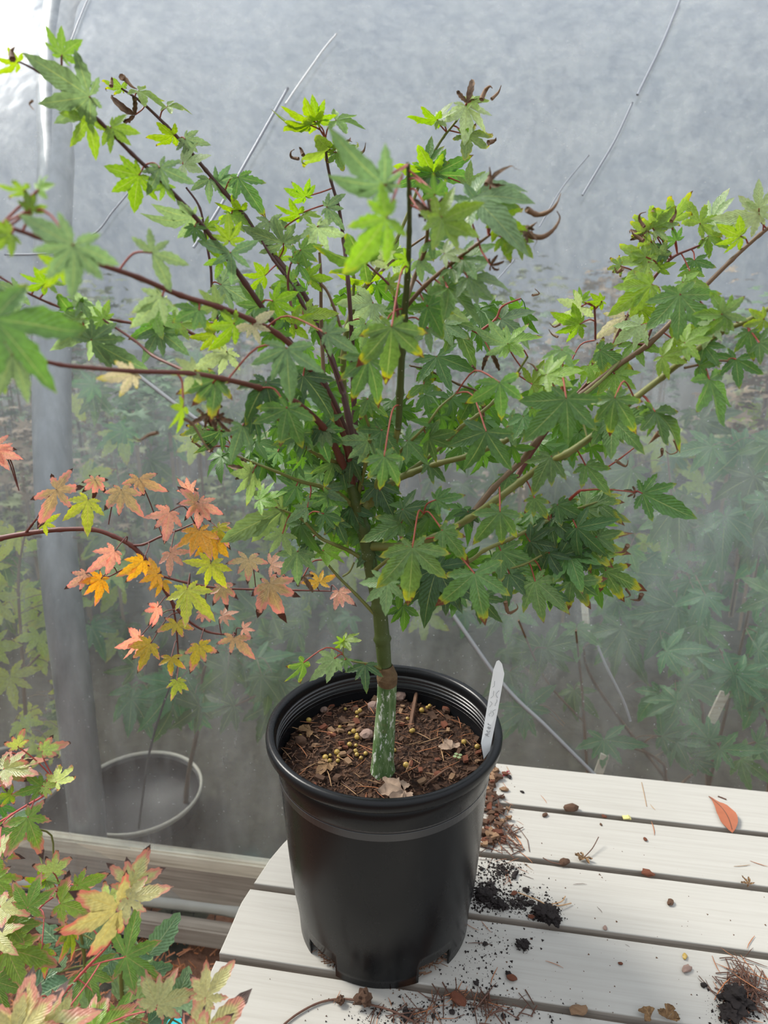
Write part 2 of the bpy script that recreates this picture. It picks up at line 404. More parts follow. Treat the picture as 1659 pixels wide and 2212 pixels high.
filmcord('tension_cord', [(236, 765), (300, 812), (400, 888), (520, 972), (640, 1052), (720, 1105), (900, 1230), (1080, 1470), (1180, 1570), (1290, 1680)], .0036, M_CORD, 'pale slack cord running diagonally down behind the maple crown', 'cord', extra=.006)
filmcord('thin_cord', [(385, 1440), (350, 1530), (320, 1640), (300, 1790)], .0022, M_RINGPOT, 'thin dark cord hanging across the pale ring behind the film', 'cord', extra=.02)
filmcord('bent_wire', [(1291, 1395), (1310, 1440), (1345, 1510), (1362, 1558)], .0022, M_CORD, 'thin grey wire slanting down behind the film at lower right', 'wire', extra=.02)
# broad wooden stakes inside
def stake(pix, extra, hw, label):
    a, b_ = onfilm(*pix[0], extra), onfilm(*pix[1], extra); d = (b_ - a); L = d.length; z = d.normalized(); x = z.cross(NW).normalized(); y = z.cross(x)
    m = MB(); m.box((a + b_) / 2, (hw, .003, L / 2), Matrix((x, y, z)).transposed())
    return tag(m.build('wooden_stake', M_BOARD), label, 'stake')
stake([(1262, 1300), (1268, 1372)], .10, .006, 'short pale wooden stake behind the film above the lone lobed leaf')
stake([(1307, 1630), (1292, 1672)], .05, .0075, 'pale wooden plant stick rising just behind the far table edge')
stake([(1566, 1495), (1535, 1560)], .12, .008, 'slanting grey wooden stake behind the film at lower right')

# big pots with dusty pale rims inside the tunnel
def bigpot(u0, u1, v0, v1, label):
    # rim ellipse -> centre on the tunnel floor side
    uc, vc = (u0 + u1) / 2, (v0 + v1) / 2
    Y = onfilm(uc, vc, .30).y; c = atY(uc, vc, Y); R = (u1 - u0) / 2 / FPX * depth(c) * .98
    root = empty('large_plant_pot', Vector((c.x, c.y, ZG)), label, 'pot', 'large pots inside the tunnel')
    h = c.z - ZG; K = 48
    def lathe(prof):
        vs = []; fs = []
        for r, z in prof:
            for j in range(K): q = 2 * PI * j / K; vs.append(Vector((c.x + r * math.cos(q), c.y + r * math.sin(q), ZG + z)))
        for i in range(len(prof) - 1):
            for j in range(K): j2 = (j + 1) % K; fs.append((i * K + j, i * K + j2, (i + 1) * K + j2, (i + 1) * K + j))
        return vs, fs
    link('body', mesh('body', *lathe([(0, .01), (R * .8, .01), (R * .97, h), (R * .95, h), (R * .92, h - .05), (0, h - .055)]), M_RINGPOT, True), root)
    link('rim', mesh('rim', *lathe([(R * .975, h - .006), (R * 1.005, h - .003), (R * 1.01, h + .004), (R * .985, h + .006), (R * .965, h), (R * .965, h - .012)]), M_RIMPALE, True), root)
    return root
bigpot(160, 436, 1628, 1790, 'dark pot with pale dusty rim behind the film, right of the steel hoop')
bigpot(-120, 140, 1612, 1762, 'dark pot with pale dusty rim behind the film, left of the steel hoop')

# ------------------------------------------------------------------ table
TAB = Vector((0, 0, 0))
table = empty('garden_table', (0.1, 0, 0), 'off-white weathered slatted garden table with a rounded end', 'table')
# plank frame: a along DW, b along NW (b = distance back)
def ab(p): return (p.dot(DW), p.dot(NW))
end_curve = [(-.30, -.155), (-.22, -.166), (-.125, -.190), (-.076, -.186), (-.054, -.178), (-.022, -.166), (.014, -.157), (.037, -.152), (.079, -.148), (.105, -.138)]
# world (y, x) pairs of the rounded end, turned into plank coordinates below
pts = [Vector((x, y, 0)) for y, x in [(-.34, -.13), (-.26, -.155), (-.18, -.170), (-.125, -.176), (-.076, -.1735), (-.054, -.169), (-.022, -.163), (.014, -.157), (.037, -.149), (.079, -.134), (.105, -.121), (.15, -.092), (.19, -.058), (.22, -.02), (.245, .03), (.262, .09)]]
endab = sorted([(p.dot(NW), p.dot(DW)) for p in pts])
def end_a(b_):
    if b_ <= endab[0][0]: return endab[0][1]
    for (b0, a0), (b1, a1) in zip(endab, endab[1:]):
        if b_ <= b1: return a0 + (a1 - a0) * (b_ - b0) / (b1 - b0)
    return endab[-1][1]
farb = Vector((.266, .236, 0)).dot(NW) + .001
gaps = [Vector((.30, .146, 0)).dot(NW), Vector((.27, .060, 0)).dot(NW), Vector((.15, -.0125, 0)).dot(NW), Vector((.07, -.0935, 0)).dot(NW)]
print('gaps', gaps, farb)
GW = .0042
bounds = [farb] + gaps + [gaps[-1] - .0925, gaps[-1] - .185, gaps[-1] - .2775]
for i in range(len(bounds) - 1):
    b1 = bounds[i] - (GW if i else 0); b0 = bounds[i + 1] + GW; A1 = 1.25; th = .019
    n = 9; loop = []
    for k in range(n + 1):
        b_ = b0 + (b1 - b0) * k / n; loop.append((end_a(b_), b_))
    loop += [(A1, b1), (A1, b0)]
    L2 = [Vector((a, b_, 0)) for a, b_ in loop]; N2 = len(L2); ce = Vector((sum(v.x for v in L2) / N2, sum(v.y for v in L2) / N2, 0))
    def ring(inset, z):
        out = []
        for k in range(N2):
            p0, p1, p2 = L2[k - 1], L2[k], L2[(k + 1) % N2]; e1 = (p1 - p0).normalized(); e2 = (p2 - p1).normalized()
            n1 = Vector((-e1.y, e1.x, 0)); n1 = n1 if n1.dot(ce - p1) > 0 else -n1; n2 = Vector((-e2.y, e2.x, 0)); n2 = n2 if n2.dot(ce - p1) > 0 else -n2
            m_ = (n1 + n2).normalized(); out.append(p1 + m_ * (inset / max(m_.dot(n1), .3)) + Vector((0, 0, z)))
        return out
    rings = [ring(.0013, 0), ring(.0004, -.0004), ring(0, -.0013), ring(0, -th)]
    vs = [v for r_ in rings for v in r_]; fs = [tuple(reversed(range(N2))), tuple(3 * N2 + k for k in range(N2))]; mi = [0, 1]
    for j in range(3):
        for k in range(N2):
            k2 = (k + 1) % N2; fs.append((j * N2 + k, j * N2 + k2, (j + 1) * N2 + k2, (j + 1) * N2 + k)); mi.append(1 if j == 2 and k >= n else 0)
    me = mesh('plank', vs, fs, [M_PLANK, M_PEDGE]); me.polygons.foreach_set('material_index', mi)
    M = Matrix((DW, NW, Vector((0, 0, 1)))).transposed().to_4x4()
    link('plank', me, table, M @ Matrix.Translation((0, 0, random.uniform(-.0004, .0004))))
R3 = Matrix((DW, NW, Vector((0, 0, 1)))).transposed()
for a in (.0, .55, 1.1):
    m = MB(); m.box(R3 @ Vector((a, (farb - .45) / 2 + .02, -.031)), (.022, .19, .0115), R3); m.build('crossbar', M_PEDGE, table)
for a, b_ in ((.0, .12), (.0, -.28), (1.1, .12), (1.1, -.28)):
    m = MB(); c = R3 @ Vector((a, b_, 0)); m.box(Vector((c.x, c.y, (-.0425 + ZG) / 2)), (.02, .02, (-.0425 - ZG) / 2), R3); m.build('leg', M_PEDGE, table)

# ------------------------------------------------------------------ pot
PZ = .0005
def lathe_m(prof, K=96, skip=None, c=(0, 0)):
    vs = []; fs = []
    for r, z in prof:
        for j in range(K): q = 2 * PI * j / K; vs.append((c[0] + r * math.cos(q), c[1] + r * math.sin(q), z))
    for i in range(len(prof) - 1):
        for j in range(K):
            if skip and skip(i, (j + .5) * 360 / K): continue
            j2 = (j + 1) % K; fs.append((i * K + j, i * K + j2, (i + 1) * K + j2, (i + 1) * K + j))
    return vs, fs
pot = empty('nursery_pot', (0, 0, PZ), 'large black plastic nursery pot standing on the table', 'pot')
notch = [-134, -56, 34, 124]
outer = [(.0895, PZ), (.0900, .012), (.0905, .021), (.0918, .034), (.0942, .050), (.0968, .075), (.0990, .110), (.1010, .150), (.1028, .188), (.1036, .1960), (.1046, .1975), (.1058, .212), (.1068, .226)]
def nskip(i, a):
    if i > 1: return False
    return any(abs((a - q + 180) % 360 - 180) < 12 for q in notch)
vs, fs = lathe_m(outer, 180, nskip)
inner = [(r - .0016, z) for r, z in outer]; inner[0] = (inner[0][0], PZ)
vi, fi = lathe_m(inner, 180, nskip); n0 = len(vs)
vs += vi; fs += [tuple(reversed([q + n0 for q in f])) for f in fi]
# close the wall thickness round the cut-outs and the foot
ed = {}
for f in fs[:len(fs) // 2]:
    for a, b_ in zip(f, f[1:] + f[:1]): ed[(a, b_)] = 1
for (a, b_) in list(ed):
    if (b_, a) not in ed: fs.append((b_, a, a + n0, b_ + n0))
link('body', mesh('body', vs, fs, M_POT, True), pot)
rimp = [(.1068, .226), (.1085, .2262), (.1128, .2272), (.1148, .2300), (.1150, .2350), (.1140, .2385), (.1112, .2400), (.1078, .2392), (.1062, .2370), (.1056, .2330), (.1053, .2260)]
link('rim', mesh('rim', *lathe_m(rimp, 128), M_POT, True), pot)
prof = [(.1053, .2300)]
z = .2290
while z > .196:
    prof += [(.1049, z), (.1041, z - .0007), (.1049, z - .0014)]; z -= .0042
prof += [(.1040, .190)]
vr, fr_ = lathe_m(prof, 128); link('ribbed_lining', mesh('ribbed_lining', vr, [tuple(reversed(f)) for f in fr_], simple('black_ribbed_plastic', (.03, .03, .032), .28, .2, 50, .6, .05), False), pot)
link('base_plate', mesh('base_plate', *lathe_m([(0, .0215), (.0886, .0215), (.0886, .0195), (0, .0195)], 64), M_POT), pot)
# potting mix
SZ = .204
def soil_z(x, y): 
    return SZ + .003 * noise.noise(Vector((x * 25, y * 25, 0))) + .0022 * noise.noise(Vector((x * 90, y * 90, 4))) + .006 * math.exp(-((x) ** 2 + (y + .02) ** 2) / .0006) - .004 * max(0, (math.hypot(x, y) - .09) / .014)
def soil():
    vs = []; fs = []; K = 150; N = 60; R = .1016
    for i in range(N + 1):
        r = R * i / N
        for j in range(K):
            q = 2 * PI * j / K; x, y = r * math.cos(q), r * math.sin(q)
            vs.append((x, y, soil_z(x, y) + .0016 * noise.noise(Vector((x * 260, y * 260, 9)))))
    for i in range(N):
        for j in range(K): j2 = (j + 1) % K; fs.append((i * K + j, (i + 1) * K + j, (i + 1) * K + j2, i * K + j2))
    n = len(vs)
    for r, z in ((.0975, .15), (.0925, .06), (.086, .024), (0.001, .024)):
        for j in range(K): q = 2 * PI * j / K; vs.append((r * math.cos(q), r * math.sin(q), z))
    for a, b_ in ((N * K, n), (n, n + K), (n + K, n + 2 * K), (n + 2 * K, n + 3 * K)):
        for j in range(K): j2 = (j + 1) % K; fs.append((a + j, b_ + j, b_ + j2, a + j2))
    return mesh('potting_mix', vs, fs, M_SOIL, True)
tag(link('potting_mix', soil()), 'dark brown bark-based potting mix filling the black pot', 'soil', kind='stuff')

# plant label stuck in behind the rim
def plant_label():
    b0 = Vector((0.094, -0.028, soil_z(.094, -.028) - .02))
    Yb = -.018
    L = atY(1045, 1640, Yb - .014); T = atY(1081, 1427, Yb + .01)
    ax = (T - L).normalized(); L = L - ax * .0; Ln = (T - L).length
    sd_ = ax.cross((CAM - L).normalized()).normalized() * -1
    sd_ = -sd_ if sd_.x < 0 else sd_
    nn = sd_.cross(ax).normalized(); nn = -nn if nn.dot(CAM - L) < 0 else nn
    hw = .0056
    out = [(0.0, -.0), (-.9, .16), (-.9, .9), (-.62, .985), (-.25, 1.0), (.35, .972), (1.0, .88), (.95, .5), (.75, .1)]
    pf = [L + sd_ * (hw * a) + ax * (Ln * b_) + nn * (.004 * math.sin(b_ * PI)) for a, b_ in out]
    n = len(pf); vs = pf + [p - nn * .0008 for p in pf]
    fs = [tuple(range(n)), tuple(n + i for i in reversed(range(n)))] + [(i, n + i, n + (i + 1) % n, (i + 1) % n) for i in range(n)]
    root = empty('plant_label', L, 'slim white plastic plant label with faint pencil writing stuck inside the pot rim', 'label')
    me = mesh('blade', vs, fs, M_TAG); bm = bmesh.new(); bm.from_mesh(me); bmesh.ops.recalc_face_normals(bm, faces=bm.faces)
    bmesh.ops.triangulate(bm, faces=[f for f in bm.faces if len(f.verts) > 4]); bm.to_mesh(me); bm.free()
    link('blade', me, root)
    def P(a, b_): return L + sd_ * (hw * a) + ax * (Ln * b_) + nn * (.004 * math.sin(b_ * PI) + .0003)
    m = MB()
    # handwriting reading up the label:  A c e r  then a looping second line
    G = {'A': [[(0, -1), (1, 0), (0, 1)], [(.45, -.55), (.45, .55)]], 'c': [[(.6, .6), (.75, 0), (.4, -.55), (.05, -.1), (.05, .6)]],
         'e': [[(.35, -.5), (.35, .5), (.65, .3), (.65, -.4), (.3, -.6), (.0, -.1), (.1, .7)]], 'r': [[(0, -.5), (.7, -.45)], [(.4, -.45), (.7, .0), (.65, .5)]]}
    def write(word, b0, da, sc, la):
        b_ = b0
        for ch in word:
            for st in G[ch]:
                q = spline([P(da - (h_ - .4) * sc, b_ + w_ * la) for h_, w_ in st], 3)
                m.tube(q, .00028, 4)
            b_ += la * 2.3
    write('Acer', .26, -.05, .75, .016)
    rr = random.Random(4); b_ = .50
    for da, n_ in ((-.35, 16), (.35, 15)):
        b_ = .45
        pts_ = []
        for i in range(n_): pts_.append(P(da + rr.uniform(-.26, .26) * (1 if i % 2 else -1), b_)); b_ += rr.uniform(.015, .034)
        for k_ in range(0, n_ - 3, 4): m.tube(spline(pts_[k_:k_ + 4], 4), .00022, 4)
    m.build('pencil_writing', M_PENCIL, root)
plant_label()
# ------------------------------------------------------------------ maple leaves
def leaf_mesh(name, mat, seed, lobes=7, width=.17, droop=.25, fold=.25, curl=0.0, asym=0.0, sinus=.27, crumple=0.0, n=11, serr=.013, cup=0.0, spec=None):
    """palmate leaf: petiole joint at the origin, middle lobe along +Y with length 1, upper face +Z"""
    R = random.Random(seed)
    if lobes == 7: A = [-128, -82, -41, 0, 41, 82, 128]; Ls = [.36, .70, .93, 1.0, .93, .70, .36]
    elif lobes == 5: A = [-98, -50, 0, 50, 98]; Ls = [.60, .90, 1.0, .90, .60]
    else: A = [-60, 0, 60]; Ls = [.85, 1.0, .85]
    if spec: A = [s_[0] for s_ in spec]; Ls = [s_[1] for s_ in spec]
    if not spec: A = [a + R.uniform(-6, 6) + asym * 12 for a in A]
    if not spec: Ls = [l * R.uniform(.86, 1.08) * (1 + asym * .25 * (1 if a < 0 else -1)) for l, a in zip(Ls, A)]
    vs = [Vector((0, 0, 0))]; at = [(0, 0)]; fs = []
    D = lambda a: Vector((math.sin(math.radians(a)), math.cos(math.radians(a)), 0))
    sin_i = []
    bnd = [A[0] - 34] + [(a + b_) / 2 for a, b_ in zip(A, A[1:])] + [A[-1] + 34]
    for k, a in enumerate(bnd):
        l = sinus * (min(Ls[max(k - 1, 0)], Ls[min(k, len(Ls) - 1)])) * R.uniform(.85, 1.15)
        if k in (0, len(bnd) - 1): l *= .45
        sin_i.append(len(vs)); vs.append(D(a) * l); at.append((l, .9))
    for k, (a, L) in enumerate(zip(A, Ls)):
        d = D(a); s = Vector((d.y, -d.x, 0)); bend = R.uniform(-.10, .10); cu = curl * R.uniform(.2, 1.5); dr = droop * R.uniform(.5, 1.6); tw = R.uniform(-.35, .35)
        W = width * L * R.uniform(.88, 1.12) + .012
        mid = [0]; le = [0]; ri = [0]
        S1, S2 = vs[sin_i[k]], vs[sin_i[k + 1]]
        fr = [(max(S.dot(d), .02 * L), abs(S.dot(s))) for S in (S1, S2)]
        for j in range(1, n + 1):
            t = j / n; r = t * L
            c = d * r + s * (bend * t * t * L)
            z = -dr * r * r * L
            pk = .45; hw = 0 if j == n else W * ((.55 + .45 * math.sin(PI / 2 * t / pk)) if t < pk else (math.cos(PI / 2 * (t - pk) / (1.04 - pk)) ** 1.25))
            tooth = serr * (1 if j % 2 else -1) * (1 if 1 < j < n - 1 else 0) * (.5 + hw / W * .5)
            if cu > 0 and t > .55:     # tip rolls over
                q = (t - .55) / .45; ang = cu * 3.2 * q * q; back = L * .45 * q
                c = d * (L * .55 + L * .45 * (math.sin(ang) / max(ang, 1e-3)) * q) + s * (bend * t * t * L)
                z = -dr * r * r * L + L * .45 * q * (1 - math.cos(ang)) / max(ang, 1e-3) * (1 if R.random() < 2 else -1); hw *= (1 - .35 * min(cu, 1) * q)
            ff = fold * min(t / .45, 1); zl = ff * hw + R.uniform(-1, 1) * crumple; zr = ff * hw + R.uniform(-1, 1) * crumple
            m_ = c + Vector((0, 0, z)); tz = tw * hw * t
            mid.append(len(vs)); vs.append(m_ + Vector((0, 0, R.uniform(-1, 1) * crumple * .7))); at.append((t, 0))
            if j < n:
                ee = []
                for (sa, sl), S, sg in ((fr[0], S1, -1), (fr[1], S2, 1)):
                    if r <= sa: q = S * (r / sa); ee.append(Vector((q.x, q.y, 0)))
                    else:
                        bl = min((r - sa) / (.16 * L), 1); h2 = sl * (1 - bl) + hw * bl; h2 = min(h2, hw * 1.25 + .01)
                        ee.append(c + s * (sg * (h2 + tooth)) + d * (tooth * .8))
                l_, r_ = ee
                le.append(len(vs)); vs.append(Vector((l_.x, l_.y, z + zl + tz))); at.append((t, 1))
                ri.append(len(vs)); vs.append(Vector((r_.x, r_.y, z + zr - tz))); at.append((t, 1))
        le.append(mid[-1]); ri.append(mid[-1])
        for j in range(1, n + 1):
            for E, rev in ((le, False), (ri, True)):
                q = [mid[j - 1], mid[j], E[j], E[j - 1]] if not rev else [mid[j - 1], E[j - 1], E[j], mid[j]]
                q2 = []
                for i in q:
                    if i not in q2: q2.append(i)
                if len(q2) > 2: fs.append(tuple(reversed(q2)) if False else tuple(q2))
    if cup:
        for v in vs: v.z += cup * (v.x * v.x + v.y * v.y)
    me = mesh(name, vs, fs, mat, True)
    ca = me.color_attributes.new('lf', 'FLOAT_COLOR', 'POINT')
    ca.data.foreach_set('color', [c for t_, s_ in at for c in (t_, s_, 0, 1)])
    # make the upper face +Z
    bm = bmesh.new(); bm.from_mesh(me); bm.normal_update()
    if sum(f.normal.z * f.calc_area() for f in bm.faces) < 0: bmesh.ops.reverse_faces(bm, faces=bm.faces)
    bm.to_mesh(me); bm.free(); return me
def lib(prefix, mat, width, sinus=.27, lob=(7, 7, 5, 7, 5, 7)):
    L = {}
    L['flat'] = [leaf_mesh('leaf_blade', mat, 10 + i, lob[i], width, .12, .22, 0, R_(i), sinus) for i in range(6)]
    L['droop'] = [leaf_mesh('leaf_blade', mat, 30 + i, lob[i], width, .45, .35, .0, R_(i + 3), sinus) for i in range(6)]
    L['curl'] = [leaf_mesh('leaf_blade', mat, 50 + i, lob[i], width * .9, .2, .5, .75, R_(i + 1), sinus) for i in range(6)]
    L['edge'] = [leaf_mesh('leaf_blade', mat, 70 + i, 5, width, .35, .55, .25, R_(i + 2) * 1.5, sinus) for i in range(4)]
    return L
R_ = lambda i: (-.4, .1, .5, -.1, .3, 0)[i % 6]
LIB = lib('g', M_LEAF, .163, .31)
RLIB = lib('r', M_RLEAF, .150, .25, (7, 5, 7, 5, 7, 7))
FLIB = lib('f', M_FLEAF, .158, .26, (5, 7, 5, 7, 5, 5))
DRY = [leaf_mesh('dry_leaf_blade', M_DRY, 90 + i, (5, 3)[i % 2], .10, .9, 1.6, 2.0, 0, .22, .045) for i in range(4)]
TONES = {  # leaf colour with sheen (G) and backlight (y, z) painted in, scorch amount, form
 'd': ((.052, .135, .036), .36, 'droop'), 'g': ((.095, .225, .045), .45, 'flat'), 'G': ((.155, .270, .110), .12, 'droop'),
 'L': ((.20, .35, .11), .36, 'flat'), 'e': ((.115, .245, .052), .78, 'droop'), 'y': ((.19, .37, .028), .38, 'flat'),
 'Y': ((.27, .42, .07), .7, 'curl'), 'P': ((.33, .46, .20), .35, 'flat'), 'p': ((.42, .42, .25), .60, 'flat'),
 'c': ((.18, .32, .05), .9, 'curl'), 'h': ((.10, .22, .04), .42, 'edge'), 'z': ((.20, .36, .032), .42, 'edge')}
RT_ = {'r': ((.52, .38, .20), .66, 'droop'), 'k': ((.70, .40, .28), .46, 'flat'), 'o': ((.72, .42, .05), .28, 'flat'), 'v': ((.42, .50, .08), .25, 'droop'), 'q': ((.46, .42, .05), .50, 'droop')}
FT_ = {'Y': ((.40, .50, .13), .62, 'curl'), 'R': ((.45, .45, .19), .56, 'flat'), 'v': ((.20, .33, .035), .50, 'droop'), 'w': ((.13, .26, .035), .35, 'flat'), 'g': ((.09, .24, .05), .2, 'flat')}
RNG = random.Random(11)
def leaf_matrix(p, ang, size, tilt, roll):
    N = (CAM - p).normalized(); R = Vector((1, 0, 0)); U = N.cross(R).normalized() * 1.0
    R = U.cross(N).normalized()
    if R.x < 0: R = -R
    U = N.cross(R).normalized()
    if U.z < 0: U = -U
    a, t, r = map(math.radians, (ang, tilt, roll))
    d0 = R * math.cos(a) + U * math.sin(a)
    Y = d0 * math.cos(t) + N * math.sin(t); Z = -d0 * math.sin(t) + N * math.cos(t); X = Y.cross(Z)
    X2 = X * math.cos(r) + Z * math.sin(r); Z2 = -X * math.sin(r) + Z * math.cos(r)
    M = Matrix((X2, Y, Z2)).transposed().to_4x4()
    return Matrix.Translation(p) @ M @ Matrix.Scale(size, 4), Y
def mat_of(L): return L['flat'][0].materials[0]
class Plant:
    def __init__(s, root, lib_, tones, pet, petr=.00062):
        s.root, s.lib, s.t, s.pet, s.petr = root, lib_, tones, pet, petr
        s.pts = []; s.count = 0; s.kind = 'r' if mat_of(lib_) is M_RLEAF else 'f' if mat_of(lib_) is M_FLEAF else 'g'
    def branch(s, name, pix, mat, n=7, k=8, nodes=True, reg=True):
        """pix: (u, v, Y, radius px)"""
        P3 = [atY(u, v, Y) for u, v, Y, _ in pix]; rad = [max(r / FPX * depth(p), .0004) for p, (_, _, _, r) in zip(P3, pix)]
        P = spline(P3, n); rr = []
        for i in range(len(P)):
            x = min(i / n, len(rad) - 1); j = min(int(x), len(rad) - 2); f = x - j
            r = rad[j] * (1 - f) + rad[j + 1] * f
            if nodes and i % (n * 1) == 0 and 0 < i < len(P) - 1: r *= 1.22
            rr.append(r)
        m = MB(); m.tube(P, rr, k)
        o = m.build(name, mat, s.root, True)
        if reg:
            for p in P: s.pts.append((p,))
            s.px = None
        return o
    def near(s, u, v):
        if getattr(s, 'px', None) is None:
            s.px = []
            for (p,) in s.pts:
                q = p - CAM; x = q.x; yy = q.y * sp + q.z * cp; z = q.y * cp - q.z * sp
                s.px.append((829.5 + FPX * x / z, 1106 - FPX * yy / z, p))
        b_ = min(s.px, key=lambda t: (t[0] - u) ** 2 + (t[1] - v) ** 2)
        return b_[2], math.hypot(b_[0] - u, b_[1] - v)
    def leaf(s, u, v, ang, ln, tone='g', tilt=None, roll=None, dy=0.0, Y=None, petiole=True, lobes_px=None):
        s.count += 1; i = s.count; R = random.Random(i * 7 + int(u) * 3 + int(v))
        q, dist = s.near(u, v)
        if Y is None: Y = q.y - min(dist, 60) / FPX * .35 + dy
        if getattr(s, 'inside', False): Y = max(Y, onfilm(u, v, .065).y)
        p = atY(u, v, Y)
        if tone == 'b':
            col, sc, me = (.2, .1, .05), 1, DRY[i % 4]
        else:
            col, sc, form = s.t[tone]; me = s.lib[form][i % len(s.lib[form])]
        if lobes_px and tone != 'b':
            rel = sorted(((a_ - ang + 180) % 360 - 180, l_) for a_, l_ in lobes_px); Lm = max(l_ for _, l_ in rel); rel = [(-a_, l_ / Lm) for a_, l_ in rel][::-1]
            # the photographed lobes leave a gap at the stalk: start the fan after the widest gap
            n_ = len(rel); gp = [((rel[(i_ + 1) % n_][0] - rel[i_][0]) % 360 or 360, i_) for i_ in range(n_)]; gmax, gi = max(gp)
            rel = rel[gi + 1:] + rel[:gi + 1]; out = [rel[0]]
            for q_ in rel[1:]:
                a0 = out[-1][0]; a1 = a0 + ((q_[0] - a0) % 360); d_ = a1 - a0
                k_ = int(d_ // 58)
                for j_ in range(1, k_ + 1): out.append((a0 + d_ * j_ / (k_ + 1), .78 * (out[-1][1] + q_[1]) / 2 * R.uniform(.85, 1.1)))
                out.append((a1, q_[1]))
            span = out[-1][0] - out[0][0]
            if span < 200: out = [(out[0][0] - 44, out[0][1] * .62)] + out + [(out[-1][0] + 44, out[-1][1] * .62)]
            if span < 110: out = [(out[0][0] - 40, out[0][1] * .55)] + out + [(out[-1][0] + 40, out[-1][1] * .55)]
            wd = {'g': .150, 'r': .145, 'f': .150}.get(s.kind, .15)
            me = leaf_mesh('leaf_blade', me.materials[0], i * 5 + int(u), 0, wd, .22 if form != 'flat' else .12, .3, .55 if form == 'curl' else R.choice((0, 0, .15)), 0, .27, spec=out); ln = Lm
            tilt = min(tilt if tilt is not None else R.uniform(0, 14), 16); roll = max(-15, min(15, roll if roll is not None and abs(roll) < 90 else R.uniform(-12, 12)))
        if tilt is None: tilt = R.uniform(0, 28)
        if roll is None: roll = R.uniform(-22, 22)
        size = ln / max(math.cos(math.radians(tilt)), .45) / FPX * depth(p)
        M, Yd = leaf_matrix(p, ang, size, tilt, roll)
        o = link('leaf' if tone != 'b' else 'dry_leaf', me, s.root, M)
        if s.kind == 'g' and not getattr(s, 'inside', 0): g_ = (col[0] * .25 + col[1] * .65 + col[2] * .1); col = tuple(c_ * .86 + g_ * .14 for c_ in col)
        j = R.uniform(.82, 1.2); o.color = (col[0] * j * R.uniform(.9, 1.1), col[1] * j, col[2] * j, min(sc * R.uniform(.7, 1.3), 1))
        if petiole:
            # attach to the twig point best placed behind the leaf
            tgt = min((t[2] for t in s.px if math.hypot(t[0] - u, t[1] - v) < 150), key=lambda c: (c - p).length + .5 * max(0, (c - p).normalized().dot(Yd)) * .03, default=None)
            if tgt is None: tgt = q
            v3 = tgt - p; L = v3.length
            if L > .075: tgt = q if (q - p).length < .09 else p + v3 * (.075 / L)
            Mi = world(o).inverted(); mid = (p + tgt) / 2 + Vector((0, .12 * L, .10 * min(L, .05))) - Yd * .12 * min(L, .05)
            m = MB(); m.tube(spline([Mi @ x for x in (p, mid, tgt)], 4), s.petr / size, 5)
            c = link('petiole', m.mesh('petiole', s.pet, True)); c.parent = o
        return o
    def many(s, txt, **kw):
        rows = [row.split() for row in txt.replace('\n', ';').split(';') if row.split()]; groups = []
        for f in rows:
            g_ = groups[-1][0] if groups else None; rr = [x for x in f[5:] if x[0] == 'r']; edge = rr and 45 <= abs(float(rr[0][1:])) <= 90
            if g_ and len(f) > 4 and f[4] != 'b' and g_[4] != 'b' and not edge and abs(float(f[0]) - float(g_[0])) <= 8 and abs(float(f[1]) - float(g_[1])) <= 8 and not groups[-1][1]: groups[-1][2].append(f)
            else: groups.append([f, bool(edge), []])
        for f, _, more in groups:
            u, v, a, l = map(float, f[:4]); tone = f[4] if len(f) > 4 else 'g'
            k = dict(kw)
            for x in f[5:]:
                if x[0] == 't': k['tilt'] = float(x[1:])
                elif x[0] == 'r': k['roll'] = float(x[1:])
                elif x[0] == 'y': k['dy'] = float(x[1:])
                elif x[0] == 'Y': k['Y'] = float(x[1:])
            if more: k['lobes_px'] = [(a, l)] + [(float(q[2]), float(q[3])) for q in more]
            s.leaf(u, v, a, l, tone, **k)

# ------------------------------------------------------------------ the potted maple
tree = empty('japanese_maple', atY(827, 1655, -.03), 'young green-stemmed palmate maple growing in the black pot on the table', 'maple tree')
T = Plant(tree, LIB, TONES, M_PET)
BASE_PTS = [(827, 1668, -.03, 28), (827, 1640, -.03, 24), (830, 1590, -.03, 23), (834, 1530, -.03, 21), (836, 1487, -.03, 21), (836, 1462, -.03, 20)]
def basemat():
    t = NT('silvery_green_rootstock'); co = t.n('TexCoord').outputs['Object']
    n = t.noise(70, 5, .7, co, (1.6, 1.6, .35)); n2 = t.noise(260, 4, .7, co, (1, 1, .4)); n3 = t.noise(30, 3)
    c = t.ramp(n, (.3, (.035, .075, .022)), (.5, (.085, .15, .05)), (.68, (.25, .31, .18)))
    c = t.mix(t.smooth(n2, .54, .64), c, (.55, .57, .50)); c = t.mix(t.smooth(n3, .58, .72), c, (.20, .12, .07))  # silver bark streaks, strengthened to stand in for the side lit white
    return t.fin(t.bsdf(c, .6, .3, bump=n2, bs=.5, bd=.0008))
T.branch('rootstock', BASE_PTS, basemat(), 8, 20, False)
T.branch('graft_union', [(837, 1476, -.030, 21), (836, 1462, -.031, 23), (834, 1450, -.031, 20), (832, 1438, -.031, 16)], simple('brown_graft_bark', (.13, .085, .045), .8, .5, 200, .2, .9, .002), 6, 18, False)
T.branch('trunk', [(834, 1462, -.03, 16), (831, 1440, -.03, 15), (826, 1380, -.03, 16.5), (819, 1310, -.03, 15.5), (806, 1250, -.03, 15), (797, 1200, -.03, 15), (784, 1140, -.03, 14), (770, 1085, -.03, 13), (757, 1045, -.03, 12)], M_TRUNK, 8, 16)
def br(txt, mat, **kw):
    pix = [tuple(map(float, q.split(','))) for q in txt.split()]; return T.branch('branch', pix, mat, **kw)
